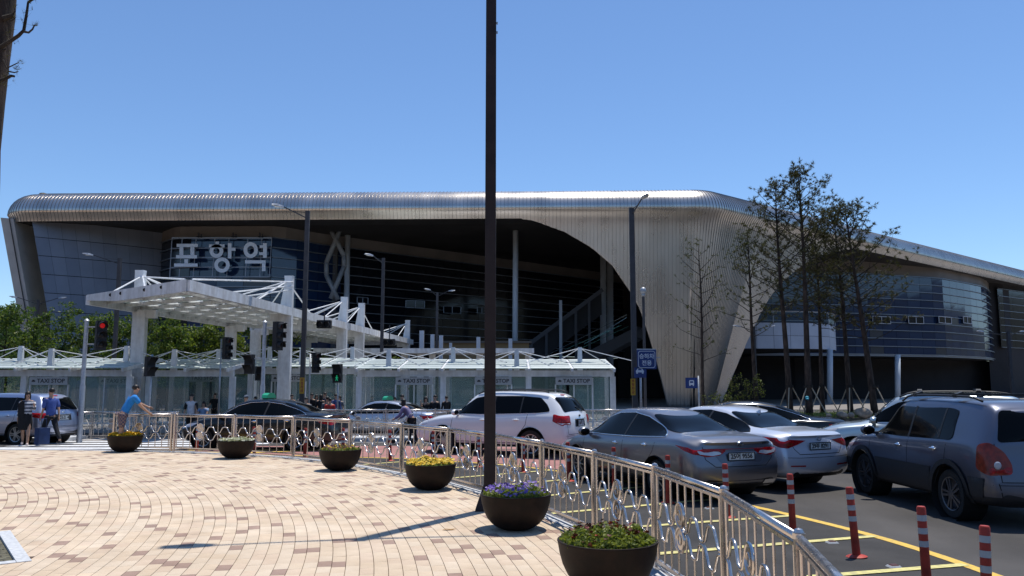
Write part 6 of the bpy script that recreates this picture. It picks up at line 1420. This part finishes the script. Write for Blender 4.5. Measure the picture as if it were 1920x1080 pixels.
bx_ = cx-b.x-.06; mb.prism([(-.26*s_,.0),(.26*s_,.0),(.22*s_,.26*s_),(-.22*s_,.26*s_)], lambda a, b: (bx_+a,-.0325,cz_-z0+b), lambda a, b: (bx_+a,-.036,cz_-z0+b)); mb.build('windscreen_mark', blue, pn)
# ================================================================ TREES
bark_p = mat('pine_bark', (.058,.038,.028), .9, noise_s=6, noise_a=.45, bump=.9, bump_s=14, stretch=(1,1,.35)); bark_d = mat('dark_bark', (.035,.028,.022), .9, noise_s=8, noise_a=.35, bump=.6, bump_s=20)
needle = leafmat('pine_needles', (.075,.072,.026), (.045,.036,.016), .6, .25, 1.2); needle2 = leafmat('olive_needles', (.085,.09,.03), (.04,.045,.015), .6, .25, 1.2)
leafA = leafmat('tree_leaf', (.07,.12,.028), (.02,.04,.011), .5, .35, 1.1); leafB = leafmat('yellow_green_leaf', (.16,.20,.035), (.05,.075,.015), .5, .35, 1.1)
def tuft(mb, q, p, d, L, n, w):
    for _ in range(n):
        v = (d*.8+Vector((q.gauss(0,.55), q.gauss(0,.55), q.gauss(.12,.55)))).normalized(); s_ = v.orthogonal().normalized(); s_.rotate(Matrix.Rotation(q.uniform(0,6.28), 3, v)); l_ = L*q.uniform(.7,1.15)
        mb.add([p-s_*w, p+s_*w, p+v*l_], [(0,1,2)])
def pine(x, y, z0, H, label, seed, r0=.16, crown=.42, nb=46, blen=2.2, lean=(0,0), props=True, nm=None, L=.2, nt=12, dens=1.0, dead=0, group='tall pines before the station'):
    q = random.Random(seed); t = thing('pine_tree', label, 'tree', (x, y, z0), 0, group); tr = MB(); pts = []; rs = []
    for i in range(15):
        f = i/14; pts.append(Vector((lean[0]*f+.10*math.sin(f*5+seed)*f, lean[1]*f+.08*math.cos(f*4+seed)*f, H*f))); rs.append(r0*(1-f)**.8*.95+.015)
    tr.tube(pts, rs, 9); tr.build('trunk', bark_p, t, smooth=4)
    br = MB(); nd = MB()
    def at(f): k = f*14; i = min(13, int(k)); return pts[i].lerp(pts[i+1], k-i)
    for b in range(nb):
        f = crown+(1-crown)*((b+.5)/nb)**.9; az = b*2.4+q.uniform(-.5,.5); g = (1-f)/(1-crown); Lb = blen*1.6*(.2+.8*min(1,g*1.4)**.7)*q.uniform(.55,1.1)*(1 if g < .85 else .8)
        p = at(f); el = q.uniform(-.05,.35)+(1-g)*.6; d = Vector((math.cos(az)*math.cos(el), math.sin(az)*math.cos(el), math.sin(el))); bp = [p]; n = 6
        for k in range(n):
            d = (d+Vector((q.gauss(0,.12), q.gauss(0,.12), q.gauss(.06,.08)))).normalized(); bp.append(bp[-1]+d*Lb/n)
        br.tube(bp, [max(.006, .035*(1-k/(n+1))*min(1, Lb/1.8)) for k in range(n+1)], 4, caps=False)
        if q.random() < dead and g > .4: continue
        for k in range(2, n+1):
            for s_ in range(int(round(2.3*dens)) if k > 2 else (1 if q.random() < .5 else 0)):
                dd = Vector((q.gauss(0,1), q.gauss(0,1), q.gauss(.35,.5))).normalized(); e = bp[k]+dd*q.uniform(.12,.38)*min(1, Lb)
                if k > 2: br.tube([bp[k], e], .006, 3, caps=False)
                for tt in ((1,) if q.random() < .3 else (.55,1)): tuft(nd, q, bp[k].lerp(e, tt), dd, L, nt, .014)
    tuft(nd, q, pts[-1], Vector((0,0,1)), L, 20, .014)
    br.build('branches', bark_d, t); nd.build('crown', nm or needle, t)
    if props:
        for a in (0.4,2.5,4.6):
            mb = MB(); mb.tube([(1.15*math.cos(a+seed),1.15*math.sin(a+seed),0),(.13*math.cos(a+seed),.13*math.sin(a+seed),2.0)], .035, 6); mb.build('support_stake', mat('stake_wood',(.40,.33,.24),.8), t)
        mb = MB(); mb.lathe([(r0*1.25,1.9),(r0*1.25,2.05)], n=12, caps=False); mb.build('binding', bark_d, t)
    return t
gz = -.38
for (ub, vt, Y, r0, crown, nb, bl_, lab, kw) in (
 (1312,452,50,.11,.30,24,2.0,'thin sparse young pine in front of the ribbed cone, leftmost of the pines',dict(nm=needle2,dens=.6,L=.17,nt=10,props=False)),
 (1411,430,50,.14,.42,30,2.1,'slim olive green pine at the right edge of the ribbed cone',dict(nm=needle2,dens=.9,L=.18,nt=11,props=False,lean=(-.3,0))),
 (1472,345,48,.19,.42,54,2.4,'pine left of the tallest pine, nearly as high',dict(dens=1.1,lean=(-.4,0))),
 (1507,320,47,.21,.44,64,2.5,'tallest pine rising high above the roof edge',dict(dens=1.1)),
 (1532,415,51,.15,.45,44,2.2,'slender pine just right of the tallest one',dict(dens=1.0)),
 (1583,398,49,.18,.42,56,2.3,'pine between the slender pine and the bent one',dict(dens=1.2,lean=(-.4,0))),
 (1628,383,47,.21,.36,60,2.7,'bent pine with bare pale lower branches, rightmost of the group',dict(dens=1.1,lean=(-1.1,0),dead=.4))):
    g = P(ub, 520, Y); h = P(ub, vt, Y).z-gz-.3; pine(g.x, Y, gz, h, lab, ub, r0, crown, nb, bl_, **kw)
# planting bed with low plants and boulders
bed = thing('planting_bed', 'low planting bed with green ground cover below the tall pines', 'planting bed', (0,0,0))
mb = MB(); q = random.Random(4); xa, xb = P(1560,760,46).x, P(1720,760,46).x
mb.box((21,48.3,-.42),(17,6.4,.5)); mb.build('soil_mound', mat('bed_soil',(.10,.08,.05),.9,noise_s=4,noise_a=.3), bed)
mb = MB()
for i in range(9000):
    x, y = q.uniform(13,29), q.uniform(45.2,51.4); z = -.17+.22*q.random()*(.6+noise.noise(Vector((x*.7,y*.7,0)))); d = Vector((q.gauss(0,1),q.gauss(0,1),q.gauss(.9,.4))).normalized(); s_ = d.orthogonal().normalized()*.03; p = Vector((x,y,z)); mb.add([p-s_,p+s_,p+d*.14],[(0,1,2)])
mb.build('ground_cover', leafmat('ground_cover_leaf',(.16,.21,.05),(.05,.08,.02),.6,.3,1), bed, kind='stuff')
rk = mat('boulder_stone',(.34,.28,.22),.85,noise_s=3,noise_a=.25,bump=.8,bump_s=6)
for i, (u, s, lab) in enumerate(((1572,.45,'tan boulder at the left end of the planting bed'),(1588,.35,'low boulder second from left in the planting bed'),(1612,.7,'widest flat boulder in the planting bed'),(1482,.5,'pinkish boulder just behind the black sedan roof'),(1547,.3,'small boulder left of the tan one'),(1640,.35,'boulder partly hidden by the pale off roader'))):
    Y = 45.3; x = (u-960)/F*Y; t = thing('boulder', lab, 'rock', (x,Y,-.1), i, 'boulders in the planting bed'); mb = MB(); mb.ell((0,0,s*.3),(s*.75,s*.5,s*.42),12,8); mb.v = [tuple(Vector(v)*(1+.22*noise.noise(Vector(v)*2.5+Vector((i*9,0,0))))) for v in mb.v]; mb.build('stone', rk, t, smooth=R(35))
# shrub at the foot of the cone
def leafblob(mb, q, c, r, n, sz, m2=.3):
    for _ in range(n):
        d = Vector((q.gauss(0,1), q.gauss(0,1), q.gauss(0,1))).normalized()*(q.random()**.45); p = Vector(c)+Vector((d.x*r[0], d.y*r[1], d.z*r[2])); nn = Vector((q.gauss(0,1), q.gauss(0,1), q.gauss(.4,1))).normalized(); a = nn.orthogonal().normalized(); a.rotate(Matrix.Rotation(q.uniform(0,6.28),3,nn)); b = nn.cross(a); s_ = sz*q.uniform(.6,1.2); mb.mi = 1 if q.random() < m2 else 0
        mb.add([p-a*s_, p-b*s_*.55, p+a*s_, p+b*s_*.55], [(0,1,2,3)])
q = random.Random(8)
for u, h, lab in ((1395,2.6,'wispy dark shrub at the right foot of the ribbed cone'),(1350,1.6,'low wispy shrub with pale twigs in front of the ribbed cone')):
    Y = 49; t = thing('shrub', lab, 'shrub', ((u-960)/F*Y, Y, gz)); mb = MB(); lf = MB()
    for i in range(34):
        a = q.uniform(0,6.28); e = Vector((math.cos(a)*q.uniform(.2,1.1), math.sin(a)*q.uniform(.2,.9), h*q.uniform(.5,1))); mb.tube([(0,0,0), e*.5+Vector((0,0,.15*h)), e], .012, 3, caps=False); leafblob(lf, q, e, (.22,.22,.25), 26, .05)
    mb.build('stems', bark_d, t); lf.build('leaves', [needle2, leafB], t)
def broadleaf(x, y, z0, H, label, seed, w=2.6, n=7000, mats=None, lim=12, sz=.075, gap=.5):
    q = random.Random(seed); t = thing('broadleaf_tree', label, 'tree', (x, y, z0), 0, 'leafy trees behind the taxi shelters'); mb = MB()
    mb.tube([(0,0,0),(.05,.02,H*.25),(-.04,.05,H*.5),(.08,0,H*.85)], [.11,.09,.065,.02], 8); mb.build('trunk', bark_d, t, smooth=4)
    br = MB(); lf = MB(); tips = []
    for i in range(lim):
        a = i*2.4+q.uniform(-.4,.4); f = .28+.6*(i/lim); L = w*(1-.45*(i/lim))*q.uniform(.6,1.05); p = Vector((0,0,H*f)); d = Vector((math.cos(a), math.sin(a), q.uniform(.3,.8))).normalized(); pts = [p]
        for k in range(4): d = (d+Vector((q.gauss(0,.18),q.gauss(0,.18),.08))).normalized(); pts.append(pts[-1]+d*L/4)
        br.tube(pts, [.04,.03,.022,.014,.006], 5, caps=False)
        for k in (2,3,4):
            for s_ in range(3): e = pts[k]+Vector((q.gauss(0,.35),q.gauss(0,.35),q.gauss(.1,.3)))*w*.35; br.tube([pts[k], e], .007, 3, caps=False); tips.append(e)
    tips += [Vector((q.gauss(0,.3), q.gauss(0,.3), H*q.uniform(.8,1))) for _ in range(6)]
    per = int(n/len(tips))
    for e in tips: s_ = q.uniform(.25,.6)*w*.36; leafblob(lf, q, e, (s_,s_,s_*.8), int(per*q.uniform(.5,1.5)), sz, gap)
    br.build('limbs', bark_d, t); lf.build('crown', mats or [leafA, leafB], t); return t
for i, (u, vt, Y, w, n, lab, mt, gp) in enumerate((
 (10,565,50,2.6,9000,'leafy green tree at the left edge before the beige pilaster',None,.3),(62,575,52,2.2,6000,'leafy tree below the two armed lamp at the far left',None,.3),(122,545,56,2.0,2600,'airy young tree with a thin top shoot in front of the grey wall',None,.2),
 (165,572,50,2.4,8000,'round leafy tree behind the red lit signal',None,.3),(212,585,53,2.2,6500,'leafy tree between the red lit signal and the canopy column',None,.35),(262,575,52,2.3,7000,'leafy tree directly behind the first canopy column',None,.3),(318,590,50,2.3,9000,'dense tree under the near end of the big canopy',None,.5),(372,600,52,2.4,9000,'yellowish green tree behind the middle of the shelters',[leafA,leafB],.7),(425,590,53,2.3,7000,'yellowish tree behind the middle canopy column',[leafA,leafB],.7),(478,560,56,2.4,8000,'taller tree whose top shows above the big canopy roof',None,.5),(530,590,57,2.2,6000,'tree behind the thick canopy column right of the signal pole',None,.5),(612,655,58,2.0,4000,'low leafy tree behind the pedestrian signal',None,.6),(668,665,60,2.0,5000,'low yellow green tree between the two far canopy columns',[leafA,leafB],.7),(738,668,62,1.8,3500,'small leafy tree behind the long glass shelter',[leafA,leafB],.6))):
    h = P(u, vt, Y).z-gz-.35; broadleaf((u-960)/F*Y, Y, gz, h, lab, 100+i, w, int(n*.62), mt, sz=.10, gap=gp)
# wooded hill at far left
hl_ = MB(); q = random.Random(2)
for i in range(16):
    for j in range(8): hl_.v.append((-150+i*6.2, 150+j*16, GZ+26*math.sin(min(1, j/5)*math.pi/2)*(.75+.25*noise.noise(Vector((i*.4,j*.4,3))))*min(1,(15-i)/4+.15)))
hl_.f = [(i*8+j,(i+1)*8+j,(i+1)*8+j+1,i*8+j+1) for i in range(15) for j in range(7)]; hl_.m = [0]*len(hl_.f)
struct(hl_.build('hill', mat('hill_soil',(.05,.06,.03),.9), smooth=4))
wd = MB()
for i in range(420):
    x = q.uniform(-140,-66); y = q.uniform(140,190); f = min(1,(y-148)/60); z = GZ+22*max(0,f)*1.0; leafblob(wd, q, (x,y,z+q.uniform(2,6)), (3.2,3.2,3.6), 70, .55, .4)
w_ = wd.build('woods', [leafA, leafmat('dark_wood_leaf',(.04,.075,.02),(.015,.03,.008),.6,.3,.3)]); w_['kind'] = 'stuff'
# big pine trunk at the left edge of the picture, close to the camera
q = random.Random(12); Yt = 7.0; t = thing('pine_tree', 'dark pine trunk cut by the upper left corner with a few needle twigs, nearest tree', 'tree', (-5.35, Yt, 0)); base = Vector((-5.35,Yt,0)); mb = MB()
tp_ = [(-75,1090),(-62,800),(-50,520),(-40,340),(-38,280),(-29,190),(-20,110),(-10,30),(-4,-60),(6,-200),(10,-420)]
pts = [P(u,v,Yt)-base for u, v in tp_]; pts[0] = Vector((pts[1].x-.05,0,0)); 
mb.tube(pts, [.2,.185,.175,.165,.162,.162,.163,.165,.165,.155,.14], 16); tr = mb.build('trunk', bark_p, t, smooth=4)
br = MB(); nd = MB()
def twig(pp, tufts, r=.012):
    w = [P(u,v,Yt)-base+Vector((0,-.1,0)) for u, v in pp]; br = MB(); br.tube(w, [r*(1-.6*k/len(w)) for k in range(len(w))], 6); br.build('branch', bark_d, t)
    for (u, v, n) in tufts:
        p = P(u,v,Yt)-base+Vector((0,-.1,0)); 
        for _ in range(n): tuft(nd, q, p+Vector((q.gauss(0,.012),q.gauss(0,.03),q.gauss(0,.02))), Vector((q.gauss(0,.5),q.gauss(0,.5),q.gauss(.3,.5))).normalized(), .055, 9, .0013)
twig([(14,97),(30,87),(47,76),(57,66),(60,48),(63,30),(65,14)], [(58,50,4),(60,36,3),(31,70,3),(28,82,3),(40,88,2)], .02)
twig([(65,14),(74,8),(82,2)], [(74,8,5),(72,18,5),(76,2,4)]); twig([(57,68),(66,70),(73,64),(77,56)], [(76,55,4)])
twig([(20,44),(32,40),(38,38)], [(36,36,2)], .03); twig([(36,38),(41,30),(40,24)], [(39,24,2)], .007); twig([(30,50),(38,46),(42,42)], [(40,44,2)], .007)
twig([(10,160),(24,155),(34,150),(40,151)], [(30,150,5),(22,158,5),(16,165,3)], .018); twig([(18,120),(26,136),(34,132),(46,126)], [(40,128,3),(46,126,3)], .008); twig([(30,142),(40,144),(47,142)], [(46,140,4)], .007)
twig([(2,276),(6,262),(10,255)], [(9,258,4)], .01); twig([(18,104),(24,100)], [(25,103,2)], .008)
nd.build('needles', needle, t, kind='stuff')
# unseen crown of this tree high above the frame
nd = MB(); br = MB()
for i in range(14):
    a = i*2.4; f = pts[-1]+Vector((0,0,i*.12)); e = f+Vector((math.cos(a)*1.2-.7, math.sin(a)*1.3+.6, .5)); br.tube([f,e],.03,5)
    for k in range(12): tuft(nd, q, f.lerp(e, q.uniform(.4,1))+Vector((q.gauss(0,.15),q.gauss(0,.15),q.gauss(0,.12))), Vector((0,0,1)), .16, 14, .004)
br.build('upper_branches', bark_d, t); nd.build('crown', needle, t)
# dry leaf and rope on the paving
t = thing('dry_leaf', 'curled brown dry leaf lying on the pavers beside the pole shadow', 'leaf', (*G(842,994,0).xy, .004), .3); mb = MB(); mb.add([(-.09,0,.0),(-.04,.03,.012),(.03,.028,.004),(.1,.0,.014),(.03,-.025,.0),(-.04,-.022,.01)],[(0,1,5),(1,2,4,5),(2,3,4)]); mb.build('blade', mat('dry_leaf_brown',(.30,.16,.05),.7), t)
# unseen wooded hills added behind the camera to darken reflections in the station glass
hb = MB(); q = random.Random(21); n1, n2 = 40, 6
for i in range(n1+1):
    a = R(128+277*i/n1)
    for j in range(n2+1):
        r_ = 230+j*38; hh = (58+16*noise.noise(Vector((i*.35,2,7))))*math.sin(j/n2*math.pi/2)*(1 if j else 0)*min(1, i/4+.1, (n1-i)/4+.1)
        hb.v.append((r_*math.cos(a), r_*math.sin(a), -.7+hh+(3*noise.noise(Vector((i*.9,j*.9,1))) if j else 0)))
hb.f = [(i*(n2+1)+j,i*(n2+1)+j+1,(i+1)*(n2+1)+j+1,(i+1)*(n2+1)+j) for i in range(n1) for j in range(n2)]; hb.m = [0]*len(hb.f)
struct(hb.build('hill', mat('added_reflection_hill',(.04,.045,.03),.9,noise_s=.12,noise_a=.45,detail=9), smooth=4))
